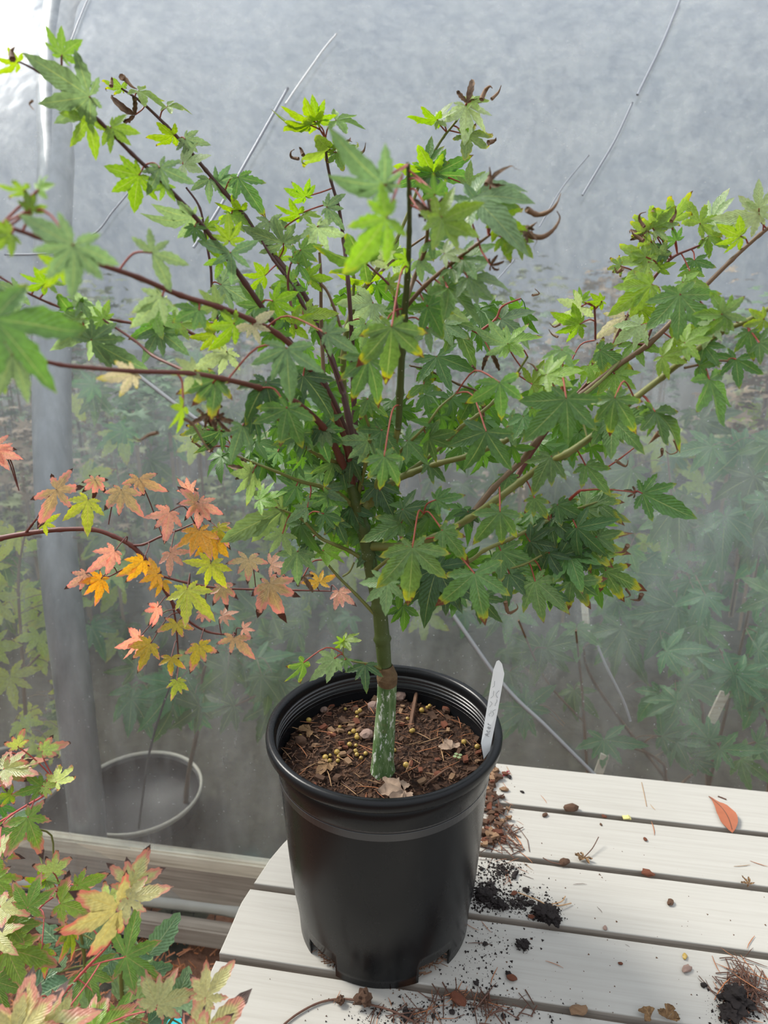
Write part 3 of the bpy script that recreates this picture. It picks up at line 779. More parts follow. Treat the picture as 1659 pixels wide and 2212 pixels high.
br('757,1045,-.03,11 735,990,-.05,8 700,925,-.08,7 640,870,-.12,6.5 560,838,-.16,6 480,818,-.20,5.5 410,806,-.22,5 290,802,-.24,5 200,795,-.26,4.6 130,788,-.27,4.6 60,770,-.28,4.2 -20,750,-.30,4', M_BR_R)
br('760,1050,-.03,10 748,960,-.05,7.5 700,850,-.08,7 650,770,-.11,6.5 600,722,-.13,6.2 540,690,-.15,6 470,662,-.17,5.8 390,638,-.19,5.8 300,600,-.22,5.6 200,565,-.25,5.4 140,535,-.27,5 75,510,-.28,4.6 -20,478,-.30,4', M_BR_R)
br('765,1040,-.03,9 745,930,-.04,7 700,830,-.05,6.6 640,755,-.06,6.4 585,690,-.07,6 530,612,-.08,6 465,522,-.09,5.4 405,450,-.10,5 345,388,-.11,4.6 285,332,-.12,4.4 215,262,-.13,4.2 150,206,-.14,4 115,180,-.14,3.8 78,152,-.14,2.8 38,132,-.14,1.6', M_BR_P)
br('768,1030,-.02,8 752,900,-.01,6.5 718,780,0,6 670,660,.01,5.6 620,585,.01,5.4 555,505,.02,5 530,468,.02,4.6 485,415,.02,4.6 445,368,.02,4 405,320,.02,3.8 360,272,.02,3.4 306,221,.02,2.8 262,191,.02,2', M_BR_P)
br('410,806,-.20,4 380,792,-.18,3.4 330,768,-.16,3.2 290,735,-.15,2.8 225,692,-.14,2.6', M_BR_R)
br('470,700,-.12,4 400,698,-.13,3.4 340,703,-.13,3.2 260,694,-.13,3 160,672,-.14,2.8 110,656,-.14,2.8 50,628,-.15,2.4 -10,592,-.15,2.2', M_BR_R)
br('480,760,-.1,4 440,735,-.1,4 400,712,-.1,3.4 358,686,-.1,3', M_BR_R)
br('470,690,0,3.2 458,620,0,3 455,575,0,2.8 445,520,0,2.6 432,450,0,2.4 402,405,0,2', M_BR_P)
br('860,925,-.08,7 864,850,-.09,8 868,760,-.10,7.6 872,690,-.11,8.4 880,600,-.13,6.4 884,500,-.16,5.4 884,420,-.18,5 881,352,-.19,4.6', M_TRUNK)
br('800,1090,-.03,9 830,1010,-.05,8 848,970,-.07,7.5 860,925,-.08,7', M_BR_G)
br('876,655,-.11,5.4 895,600,-.10,4.6 918,540,-.11,4.4 925,480,-.14,3.8', M_BR_B)
br('878,662,-.11,5.6 920,615,-.12,4.8 980,565,-.14,4.4 1030,528,-.15,3.8 1055,510,-.15,2.6', M_BR_B)
br('862,690,-.10,4.2 856,660,-.1,3.8 850,635,-.1,3.4 838,612,-.1,2.6 792,570,-.1,2.2', M_BR_R)
br('780,1060,-.02,8 770,960,0,6.5 764,850,.01,6 760,730,.01,5 752,610,.01,4.4 742,520,.02,4 732,450,.02,3.6 715,390,.02,3.2 706,345,.02,3.2 703,300,.02,2.4', M_BR_P)
br('775,1050,-.01,8 770,960,.02,7.5 745,860,.03,7 742,770,.03,6.6 752,700,.03,6.4 775,640,.03,6 815,580,.03,5 855,520,.03,4 890,440,.03,3.6 915,375,.03,3.2 940,325,.03,3 958,296,.03,2.8 985,262,.03,2.4 1003,236,.03,2', M_BR_G)
br('752,700,.03,4.6 762,640,.04,4 764,600,.04,3.6 758,560,.04,3.2 755,520,.04,2.6', M_BR_G)
br('775,640,.03,3.6 820,590,.05,3 870,545,.06,2.8 920,510,.06,2.4', M_BR_B)
br('700,830,-.02,4.6 694,700,-.01,3.8 693,600,-.01,3.6 690,545,-.01,2.6', M_BR_B)
br('745,850,-.03,4.6 700,740,-.03,4.2 650,650,-.03,4 620,600,-.03,4 590,560,-.03,3.2 565,520,-.03,2.2', M_BR_P)
br('640,710,-.05,3.4 625,640,-.04,3 622,600,-.04,2.6 628,570,-.04,2', M_BR_R)
br('740,720,-.02,3.4 720,660,-.02,3 700,620,-.02,2.8 660,585,-.02,2', M_BR_B)
# right-hand limbs
br('790,1095,-.03,11 830,1050,-.03,8.5 887,1022,-.03,7.6 947,1001,-.04,6.6 1010,985,-.05,6.4 1087,954,-.06,6 1151,920,-.07,5.6 1215,885,-.06,5 1290,830,-.04,4 1340,780,-.03,3', M_BR_G)
br('840,1050,-.03,6.5 887,1016,-.02,5.2 952,966,-.02,4.6 995,923,-.02,4.4 1030,898,-.02,4 1066,868,-.02,3.8 1110,815,-.02,3 1140,770,-.02,2.4', M_BR_G)
br('800,1180,-.03,11 870,1180,-.05,8.5 940,1160,-.06,7.5 1012,1121,-.07,7.4 1071,1080,-.08,7.4 1125,1040,-.08,7.4 1180,1000,-.09,7.2 1224,980,-.10,7.6 1292,932,-.10,7.2 1371,861,-.11,7 1430,815,-.11,6.8 1470,783,-.12,6.6 1560,716,-.12,6 1610,695,-.13,5.4 1690,650,-.13,5', M_BR_G)
br('1012,1121,-.06,7 1065,1055,-.05,6.8 1125,997,-.04,6.4 1155,957,-.04,6.2 1200,905,-.03,6.2 1257,851,-.03,6.2 1330,793,-.03,6 1399,745,-.03,6.4 1465,681,-.03,5.4 1510,632,-.03,5 1580,562,-.03,4.6 1640,508,-.03,4.2 1690,470,-.03,4', M_BR_B)
br('1110,1040,0,6.6 1160,960,.01,5 1222,880,.01,4.6 1300,790,.01,4.4 1345,702,.01,3.8 1372,655,.01,3.6 1410,603,.01,3.4 1450,558,.01,3 1500,535,.01,2.2 1560,510,.01,1.6', M_BR_R)
br('825,1290,-.03,7.5 875,1262,-.04,5 930,1245,-.05,5 1013,1212,-.05,4.6 1046,1189,-.05,4.4 1100,1165,-.05,4.4 1160,1137,-.05,4 1230,1105,-.05,3.2 1290,1085,-.05,2.4', M_BR_G)
br('860,1280,-.04,4 960,1275,-.05,3 1050,1240,-.06,2.8 1130,1220,-.06,2.4 1210,1180,-.06,2 1270,1185,-.06,1.6 1310,1230,-.06,1.4', M_BR_G)
br('1399,745,-.03,3.6 1340,742,-.02,2.6 1300,760,-.02,2.2', M_BR_R)
br('1395,742,-.03,3.4 1410,705,-.03,2.8 1422,690,-.03,2.2', M_BR_R)
br('1286,735,0,2.6 1286,700,0,2.4 1284,662,0,2.2', M_BR_R)
br('1478,795,-.12,3 1530,784,-.12,2.6 1570,780,-.12,2.2 1640,800,-.12,1.8', M_BR_B)
br('1224,1085,-.05,4 1250,1062,-.06,3 1262,1059,-.06,2.4 1310,1057,-.07,1.6 1368,1063,-.07,1.4', M_PET)
br('1305,1014,-.08,2 1340,990,-.08,1.8 1382,958,-.08,1.4', M_PET)
br('1030,720,.0,3.2 1070,690,0,2.6 1085,662,0,2.2 1125,645,0,1.6', M_PET)
br('1045,900,0,3 1035,850,.0,2.6 990,830,0,2.4 925,800,0,2 885,790,-.02,2', M_BR_B)
br('1270,950,-.1,2.6 1254,900,-.09,2.4 1225,860,-.10,2.2 1212,850,-.1,2', M_BR_G)
# lower left twigs
br('790,1212,-.03,6 755,1190,-.03,4.4 720,1175,-.04,4 690,1160,-.04,3.6 650,1120,-.05,3 605,1100,-.05,2.6', M_BR_G)
br('808,1325,-.03,4.6 770,1285,-.03,3.4 730,1245,-.03,3 705,1215,-.03,2.6 680,1180,-.03,2', M_BR_G)
br('740,1245,-.03,2.4 755,1235,-.03,2 765,1215,-.03,1.6', M_BR_G)
br('760,1090,-.03,6 725,1062,-.04,4.6 690,1050,-.04,4.4 650,1040,-.05,4 600,1020,-.06,3.2 550,1000,-.06,2.6 510,984,-.06,2', M_BR_G)
br('740,1075,-.02,6 705,1020,0,4.6 680,975,0,4 650,960,0,3 600,940,0,2.4', M_BR_G)
br('735,1000,-.04,5 690,985,-.06,4 640,950,-.09,3.6 600,905,-.12,3 560,880,-.14,3', M_BR_G)
br('770,1085,-.02,6 790,1000,-.05,4 800,940,-.07,3.6 790,900,-.08,3 780,870,-.08,2.6', M_BR_G)
br('830,1010,-.05,5 880,960,-.07,3.6 920,920,-.08,3 950,880,-.08,2.6 985,850,-.08,2', M_BR_G)
br('800,1170,-.03,5 840,1130,-.06,3.4 900,1120,-.08,2.8 915,1110,-.09,2.4', M_BR_G)
br('800,1240,-.03,5 850,1200,-.07,3.4 900,1170,-.09,2.8', M_BR_G)
br('830,1448,-.03,4 815,1442,-.04,3 800,1434,-.045,2 760,1428,-.05,1.6 742,1415,-.05,1.4 743,1390,-.05,1.2', M_BR_G)
T.near(0, 0)
MAIN = '''
133 118 75 62 y t-30 r150; 38 135 182 52 z r50; 193 208 182 118 G t10 r15; 190 256 235 76 y r20; 240 275 -50 55 y; 263 190 160 50 c r60; 300 197 -28 72 z r70; 362 230 -6 50 z r66; 292 248 150 52 b
400 300 -85 52 G; 402 302 -10 55 G; 375 292 186 68 z r55; 345 362 -118 66 G; 350 360 -25 80 G; 300 378 215 84 y t-20; 355 400 -100 38 y; 395 355 20 60 P t30 r40
52 410 172 62 c r60 Y-.3; 66 452 60 42 y Y-.3; 84 410 55 45 y r60 Y-.3
515 383 -55 98 g r35; 515 383 -100 52 y; 452 387 -100 46 G; 470 395 10 50 G
678 262 172 82 z r55; 685 260 60 48 y; 670 270 176 78 z r72; 726 260 -6 76 z r62; 712 322 196 86 c r70; 727 330 -8 64 c r50; 725 322 100 34 y
660 425 130 45 y; 645 462 175 60 z r55; 655 465 -2 46 z r60; 706 448 -48 60 G; 705 450 40 50 L; 582 478 205 48 G; 580 478 -15 55 G; 520 455 178 62 z r55; 500 462 -60 50 y; 685 490 -110 75 P r20; 690 487 -20 70 G
612 525 165 96 G r30; 615 522 60 50 G; 612 528 15 52 g; 498 546 -88 66 G; 500 542 160 72 G; 505 540 20 70 G; 495 520 85 58 y; 480 560 200 45 y; 445 492 -15 32 y; 415 468 205 84 G r48; 420 490 -90 40 g
572 595 190 54 y r40; 645 570 -60 52 g; 640 562 110 44 y; 600 560 10 40 y; 630 610 150 45 y; 665 600 40 50 y; 650 540 -30 50 g
835 470 -125 150 y Y-.30 r15 t20; 830 465 105 70 y Y-.30; 832 470 -85 95 y Y-.30; 830 398 178 135 G Y-.28 r50; 835 400 50 40 G Y-.28
788 568 170 135 h r55; 800 560 60 50 P; 850 560 150 62 P r30; 850 545 25 34 y; 800 610 175 80 z r55; 840 612 -5 40 z
936 374 172 100 z r45; 938 376 195 90 g r35; 942 372 25 92 y r40; 944 374 -5 96 y r40; 925 358 55 60 g r30; 930 380 -100 50 G
944 258 178 76 z r68; 946 258 28 48 P r55; 1008 222 70 56 b; 1006 228 -48 84 P r45; 1018 220 5 46 z r60; 1007 292 -30 72 c r50; 1005 290 125 28 z r50
930 460 95 60 b Y-.20; 925 455 -60 40 b Y-.20; 950 480 65 95 y Y-.22 r25; 955 470 -55 90 y Y-.22 r30; 940 420 110 48 g Y-.22; 1020 425 0 140 G Y-.16 r48; 1030 440 175 60 G Y-.16; 1065 438 -12 92 c r35 Y-.15; 1128 498 0 40 b r60; 1080 470 -62 68 y; 1085 512 -20 76 y r30; 1060 400 80 44 b r60; 1010 400 40 50 L; 1120 520 -80 45 y
855 560 -10 48 P; 1000 560 0 74 g r40; 1060 572 0 30 b; 960 548 10 50 P r30; 975 580 -8 80 h r55; 1010 600 -18 80 G r40; 968 622 -32 118 h r55; 965 618 60 34 g; 905 560 -30 60 L; 880 560 200 40 y; 930 520 -20 60 g
158 530 -93 118 G Y-.32 r5; 158 528 -20 105 G Y-.32 r12; 160 530 150 118 G Y-.32 r20; 25 505 190 95 y Y-.30; 30 500 215 80 y Y-.30; 132 575 200 64 y r30; 98 612 168 60 y r45; 100 612 -2 46 z r50; 40 632 208 66 G; 10 640 170 50 G
328 546 -62 92 G r10; 326 546 140 52 G; 330 546 -15 86 G r20; 175 652 -65 48 G; 172 652 200 52 G r30; 160 680 188 104 h r45; 212 690 214 118 P r25; 222 690 230 62 y; 222 688 66 46 p; 350 640 205 74 P; 352 645 228 96 P r40; 333 682 20 70 y r35; 340 700 175 70 g; 342 716 -120 78 G; 344 716 -35 80 G; 346 712 30 70 y; 385 700 28 72 y r35; 335 660 -80 40 g
198 735 40 66 G; 200 738 -62 74 G; 205 735 -36 138 h r35 t20; 192 732 166 44 y r40; -12 690 -44 215 h r30 Y-.34; 28 768 -112 92 G Y-.32; 45 752 -100 40 y Y-.3; -5 790 -80 60 y Y-.3; 288 805 196 78 p r30; 290 808 240 62 P r30
478 615 -30 118 G r25; 480 612 -105 60 G; 476 610 70 48 g; 630 622 -95 58 g r5 t5; 630 700 15 60 z; 655 680 2 76 z r35; 658 678 62 42 y; 545 702 -70 48 p; 545 700 35 60 p r25; 545 702 195 50 p; 505 700 195 70 z r20; 462 722 186 62 z r20; 560 660 170 60 g; 590 650 -20 60 y; 470 660 150 55 L; 430 670 200 60 g
620 752 -90 118 G Y-.20 r3 t8; 622 750 -38 96 G Y-.20; 618 750 205 86 G Y-.20; 705 720 -32 82 G r20 Y-.17; 706 718 55 46 g Y-.17; 466 820 -95 90 e Y-.20; 464 820 200 88 e Y-.20; 490 760 205 90 P r35; 492 760 -60 50 y; 420 800 200 60 P
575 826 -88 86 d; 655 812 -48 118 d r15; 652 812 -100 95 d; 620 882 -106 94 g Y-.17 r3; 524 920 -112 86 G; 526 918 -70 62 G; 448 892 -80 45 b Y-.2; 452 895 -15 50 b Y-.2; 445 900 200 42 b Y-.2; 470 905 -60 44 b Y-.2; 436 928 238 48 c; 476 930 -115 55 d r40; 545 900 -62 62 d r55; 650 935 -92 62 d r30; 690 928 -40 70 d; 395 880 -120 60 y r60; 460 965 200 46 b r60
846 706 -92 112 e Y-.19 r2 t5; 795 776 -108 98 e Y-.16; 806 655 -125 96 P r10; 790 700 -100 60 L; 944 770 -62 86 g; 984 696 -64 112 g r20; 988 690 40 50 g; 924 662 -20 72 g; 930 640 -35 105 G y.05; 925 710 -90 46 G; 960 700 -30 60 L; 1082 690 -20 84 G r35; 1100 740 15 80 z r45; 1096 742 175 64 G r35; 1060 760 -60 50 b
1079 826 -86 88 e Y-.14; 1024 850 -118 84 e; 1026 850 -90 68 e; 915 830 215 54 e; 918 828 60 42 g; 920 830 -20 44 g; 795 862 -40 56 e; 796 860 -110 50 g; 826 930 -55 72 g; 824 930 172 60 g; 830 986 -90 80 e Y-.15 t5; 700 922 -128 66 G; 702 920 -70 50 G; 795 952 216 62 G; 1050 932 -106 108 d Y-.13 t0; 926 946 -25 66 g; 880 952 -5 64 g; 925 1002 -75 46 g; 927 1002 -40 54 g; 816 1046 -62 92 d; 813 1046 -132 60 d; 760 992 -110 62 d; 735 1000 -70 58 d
710 1072 -106 72 g; 664 1096 212 56 G; 662 1094 90 30 G; 612 1102 204 158 L t-10 r10; 614 1104 222 100 L r10; 610 1102 100 36 L; 610 1153 -112 56 L; 642 1192 -90 72 L t5; 727 1125 -70 62 d; 724 1125 -130 42 d; 760 1096 -100 66 d; 600 976 218 72 G r25; 602 976 -115 50 G; 545 1022 236 66 L r40; 535 1018 160 46 b; 690 1022 216 66 G r48; 720 1000 210 60 g; 700 1110 -60 46 g; 670 1170 -90 44 d; 655 1245 -60 38 b; 700 1190 -20 60 y r50; 560 1080 20 60 y r40; 700 1060 30 60 G; 640 1050 200 56 g
1223 861 -91 124 g Y-.17 r0 t3; 1328 860 -93 90 e Y-.15 r0 t3; 1322 905 -35 112 g r20; 1312 910 -88 80 g r35; 1214 755 -112 76 L Y-.1; 1216 752 -60 50 L; 1296 756 -30 90 e; 1298 754 -75 60 e; 1294 754 75 30 y; 1328 808 -40 66 y; 1290 790 -10 72 z; 1270 790 -60 50 y; 1180 810 10 78 y r35; 1230 790 -70 45 y; 1150 830 20 70 z
1408 615 214 108 y Y-.08; 1410 617 238 80 y Y-.08; 1406 614 185 80 Y Y-.08; 1468 636 -82 118 g Y-.11 r4; 1350 682 222 78 p r20; 1352 682 250 60 P r20; 1385 702 214 70 P; 1255 662 218 78 P r35; 1256 650 100 34 y r30; 1252 700 200 66 y r35; 1300 650 190 40 y r40
1410 492 98 62 Y; 1450 478 108 72 Y; 1416 492 15 52 P; 1400 500 200 50 c; 1388 508 150 34 b; 1512 482 130 72 Y; 1520 490 -30 60 g; 1542 500 70 40 g r40; 1640 462 190 98 P; 1636 470 215 80 P; 1640 450 60 60 P; 1536 474 45 62 P r40; 1600 510 200 60 y r40; 1400 566 188 90 Y; 1424 560 130 52 L; 1395 555 160 40 z; 1500 562 215 38 g; 1500 565 -20 50 y; 1490 585 -60 56 y; 1488 590 -110 46 e; 1340 575 185 34 c; 1370 600 -90 46 y; 1460 520 120 36 g; 1440 540 190 42 g; 1530 510 -20 56 z; 1475 610 -40 54 y; 1420 580 60 36 y
1618 716 -74 66 g; 1616 716 -115 54 g; 1590 776 -80 64 g r4; 1590 774 -30 66 g; 1588 774 170 50 g; 1532 820 -68 124 h r62; 1415 890 -62 106 h r50; 1412 888 -95 60 h r50; 1380 662 20 60 y; 1570 680 178 80 z; 1560 678 -5 60 L; 1540 700 -110 54 P; 1450 730 -20 70 y; 1480 740 5 60 y; 1520 745 -10 56 g; 1510 790 0 50 h; 1640 740 -30 60 g; 1650 690 200 50 z; 1370 740 -60 60 y; 1430 770 -20 60 y
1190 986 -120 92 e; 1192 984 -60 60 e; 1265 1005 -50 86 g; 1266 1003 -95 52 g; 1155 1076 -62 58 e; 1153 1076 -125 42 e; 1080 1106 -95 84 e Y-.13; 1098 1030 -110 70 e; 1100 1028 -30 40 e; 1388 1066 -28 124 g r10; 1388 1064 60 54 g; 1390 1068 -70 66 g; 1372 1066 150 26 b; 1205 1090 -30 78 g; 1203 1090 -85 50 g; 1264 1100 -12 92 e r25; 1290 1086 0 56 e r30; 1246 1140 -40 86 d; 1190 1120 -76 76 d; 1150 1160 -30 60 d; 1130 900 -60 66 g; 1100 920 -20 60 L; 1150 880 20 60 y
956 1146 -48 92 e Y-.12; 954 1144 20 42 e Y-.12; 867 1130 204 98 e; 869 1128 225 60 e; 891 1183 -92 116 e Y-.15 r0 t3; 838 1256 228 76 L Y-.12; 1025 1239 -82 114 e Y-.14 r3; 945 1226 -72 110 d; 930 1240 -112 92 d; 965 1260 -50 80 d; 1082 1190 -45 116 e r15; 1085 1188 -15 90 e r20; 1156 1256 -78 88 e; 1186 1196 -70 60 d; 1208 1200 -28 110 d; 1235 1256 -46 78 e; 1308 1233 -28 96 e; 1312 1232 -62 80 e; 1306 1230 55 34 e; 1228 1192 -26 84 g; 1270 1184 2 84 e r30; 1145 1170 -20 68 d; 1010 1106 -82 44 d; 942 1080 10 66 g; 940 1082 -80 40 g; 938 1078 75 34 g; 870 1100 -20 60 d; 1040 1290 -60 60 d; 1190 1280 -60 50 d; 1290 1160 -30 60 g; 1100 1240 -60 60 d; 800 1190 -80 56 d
722 1423 226 70 L; 720 1422 150 40 L; 724 1424 -105 54 L; 745 1426 -88 30 g; 789 1436 -92 58 d; 790 1436 -35 46 d; 788 1435 200 46 d; 655 1432 240 62 h r60; 744 1384 2 42 z r45; 742 1385 200 32 z r40
'''
T.many(MAIN)
print('main leaves', T.count)
FR = random.Random(5)
# leaves further back in the crown, hung on the inner twigs
zone = [(q[0], q[1]) for q in T.px if 480 < q[0] < 1280 and 560 < q[1] < 1290 and not (q[0] > 700 and q[0] < 880 and q[1] > 1180)]
nfill = 0; T.count0 = T.count
while nfill < 300 - T.count0:
    u, v = FR.choice(zone); du, dv = FR.uniform(-48, 48), FR.uniform(-40, 48)
    u += du; v += dv
    if u < 480 or (u < 720 and v > 1060) or (900 < u < 1120 and 985 < v < 1085) or (u > 1120 and v > 1010 and v < 1060): continue
    hi = v < 760
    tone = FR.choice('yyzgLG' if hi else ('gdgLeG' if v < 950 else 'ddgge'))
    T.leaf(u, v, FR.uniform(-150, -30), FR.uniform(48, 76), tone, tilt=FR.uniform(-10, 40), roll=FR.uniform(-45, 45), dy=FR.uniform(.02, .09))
    nfill += 1

# still deeper leaves that cannot be told apart, joined into one part
def inner():
    R = random.Random(17); vs = []; fs = []; at = []; mi = []
    srcs = LIB['droop'] + LIB['flat']
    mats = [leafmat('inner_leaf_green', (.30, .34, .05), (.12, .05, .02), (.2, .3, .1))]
    zn = [z_ for z_ in zone if z_[1] > 620] + [z_ for z_ in zone if 860 < z_[1] < 1180] * 2
    zx = [(R.uniform(840, 1290), R.uniform(1120, 1250)) for _ in range(1)] ; boxes = [(840, 1060, 1090, 1270), (1080, 1300, 1110, 1260), (600, 760, 1060, 1130), (560, 700, 870, 1000), (880, 1080, 860, 960)]
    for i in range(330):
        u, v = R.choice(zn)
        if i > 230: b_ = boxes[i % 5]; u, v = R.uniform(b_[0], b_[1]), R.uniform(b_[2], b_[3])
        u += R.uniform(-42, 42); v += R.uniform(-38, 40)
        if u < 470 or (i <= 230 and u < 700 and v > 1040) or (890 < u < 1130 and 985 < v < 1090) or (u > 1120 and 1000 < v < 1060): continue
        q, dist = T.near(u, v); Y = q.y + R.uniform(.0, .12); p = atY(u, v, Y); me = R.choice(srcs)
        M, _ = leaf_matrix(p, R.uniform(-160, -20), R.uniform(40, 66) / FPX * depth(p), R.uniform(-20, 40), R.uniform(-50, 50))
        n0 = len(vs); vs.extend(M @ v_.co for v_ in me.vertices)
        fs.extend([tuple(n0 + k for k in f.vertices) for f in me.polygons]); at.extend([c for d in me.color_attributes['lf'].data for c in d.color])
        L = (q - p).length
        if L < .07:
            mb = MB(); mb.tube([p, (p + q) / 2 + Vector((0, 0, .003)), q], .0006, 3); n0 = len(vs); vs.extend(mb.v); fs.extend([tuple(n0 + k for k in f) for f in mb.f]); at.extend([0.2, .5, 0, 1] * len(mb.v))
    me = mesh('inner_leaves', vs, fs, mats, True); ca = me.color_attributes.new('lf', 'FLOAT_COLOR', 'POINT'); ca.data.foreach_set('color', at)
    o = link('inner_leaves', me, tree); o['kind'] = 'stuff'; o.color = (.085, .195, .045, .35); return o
inner()

# withered, curled lobe tips
M_WITH = dry('withered_brown_tip', (.07, .035, .02), (.30, .19, .11))
def tip(pix, w0, Y=None):
    u, v = pix[0]; q, dist = T.near(u, v); Y = q.y - .02 if Y is None else Y
    P = spline([atY(u_, v_, Y + .004 * math.sin(i * 1.9)) for i, (u_, v_) in enumerate(pix)], 5); n = len(P); k = depth(P[0]) / FPX
    m = MB(); m.tube(P, [max(w0 * k * (1 - (i / (n - 1)) ** 1.3) * (1 + .25 * noise.noise(Vector((i * .9, u, 0)))), .0003) for i in range(n)], 6)
    for v_ in m.v: v_.y = Y + (v_.y - Y) * .6
    m.build('withered_tip', M_WITH, tree, True)
for pix, w_, *y_ in [([(1138, 452), (1160, 464), (1188, 456), (1204, 438), (1210, 418)], 7, -.15), ([(1126, 494), (1142, 508), (1172, 512), (1196, 496), (1208, 472), (1203, 456)], 8, -.15), ([(1130, 502), (1146, 490), (1160, 480)], 6, -.15),
    ([(775, 333), (786, 326), (790, 308)], 4), ([(745, 312), (752, 304), (760, 306)], 4), ([(645, 343), (630, 340), (628, 328), (636, 322)], 4), ([(655, 335), (650, 322), (646, 318)], 5), ([(1040, 215), (1048, 196), (1058, 186), (1064, 190)], 6), ([(1062, 214), (1076, 200), (1083, 184)], 4),
    ([(1050, 398), (1058, 382), (1058, 360)], 6), ([(1055, 308), (1068, 304), (1072, 297)], 6), ([(240, 186), (243, 172), (240, 166)], 5), ([(262, 166), (272, 172), (284, 186), (296, 192)], 7), ([(27, 128), (28, 112), (31, 100)], 8), ([(70, 218), (66, 226), (71, 236)], 3),
    ([(340, 935), (322, 939), (300, 952), (286, 944)], 5), ([(398, 905), (420, 918), (450, 972), (470, 960)], 4), ([(1160, 800), (1150, 788), (1140, 784)], 3), ([(795, 795), (784, 805), (772, 795)], 3), ([(1020, 790), (1028, 800), (1024, 812)], 3), ([(1450, 478), (1458, 462), (1460, 448)], 5), ([(1392, 490), (1380, 474), (1384, 462), (1396, 458)], 4), ([(1390, 520), (1376, 512), (1368, 505), (1364, 494)], 5),
    ([(1345, 580), (1332, 588), (1328, 576)], 5), ([(1210, 700), (1196, 706), (1188, 698)], 3), ([(1205, 728), (1192, 722), (1186, 712)], 3), ([(1150, 638), (1164, 634), (1156, 624)], 3), ([(1340, 1248), (1330, 1238), (1352, 1170)], 0.1), ([(1308, 1295), (1320, 1262), (1352, 1172)], .1), ([(1356, 1178), (1345, 1190), (1330, 1195)], 6),
    ([(1386, 1284), (1378, 1294), (1362, 1296)], 6), ([(1352, 1272), (1360, 1284), (1352, 1292)], 3), ([(1092, 1300), (1098, 1322), (1118, 1316), (1116, 1305)], 5), ([(1456, 950), (1462, 972), (1450, 982), (1438, 974)], 3), ([(1430, 970), (1428, 982), (1422, 990)], 4), ([(1330, 995), (1350, 1006), (1358, 995)], 4), ([(1425, 935), (1412, 945), (1402, 960)], 7)]:
    if w_ > 1: tip(pix, w_, *(y_ or [None]))
# ------------------------------------------------------------------ autumn maple branch in front of the film (left)
am = empty('autumn_maple', Vector((-.80, .20, ZG)), 'red-stemmed maple branch with pink, orange and yellow leaves arching in from the left', 'maple branch')
A = Plant(am, RLIB, RT_, M_BR_R, .0007)
def brp(P, txt, mat, **kw):
    pix = [tuple(map(float, q.split(','))) for q in txt.split()]; return P.branch('branch', pix, mat, **kw)
brp(A, '-190,2300,.20,9 -170,1700,.20,8 -120,1300,.20,7 -60,1180,.20,6.5 0,1163,.20,6 60,1152,.20,5.6 130,1144,.20,5.2 200,1144,.20,5 245,1158,.20,5 283,1178,.20,5 310,1205,.20,5.4 340,1248,.20,4.4 365,1290,.20,3.6 400,1335,.20,3 450,1365,.20,2.4 510,1372,.20,1.6', M_BR_R)
brp(A, '283,1178,.20,3 310,1176,.20,2.6 345,1160,.20,2.4 385,1145,.20,2 420,1130,.20,1.6', M_BR_R)
brp(A, '345,1243,.20,3 400,1258,.20,2.6 470,1270,.20,2.4 540,1273,.20,2.2 640,1275,.19,2 715,1277,.19,1.4', M_BR_R)
brp(A, '340,1248,.20,2.6 370,1300,.21,2.2 380,1350,.22,2 385,1420,.22,1.6 382,1470,.22,1.2', M_BR_R)
brp(A, '320,1212,.20,2.2 270,1228,.19,2 235,1245,.19,1.6 215,1240,.19,1.2', M_BR_R)
brp(A, '55,1152,.20,3 68,1135,.19,2.4 78,1122,.19,2', M_BR_R)
A.near(0, 0)
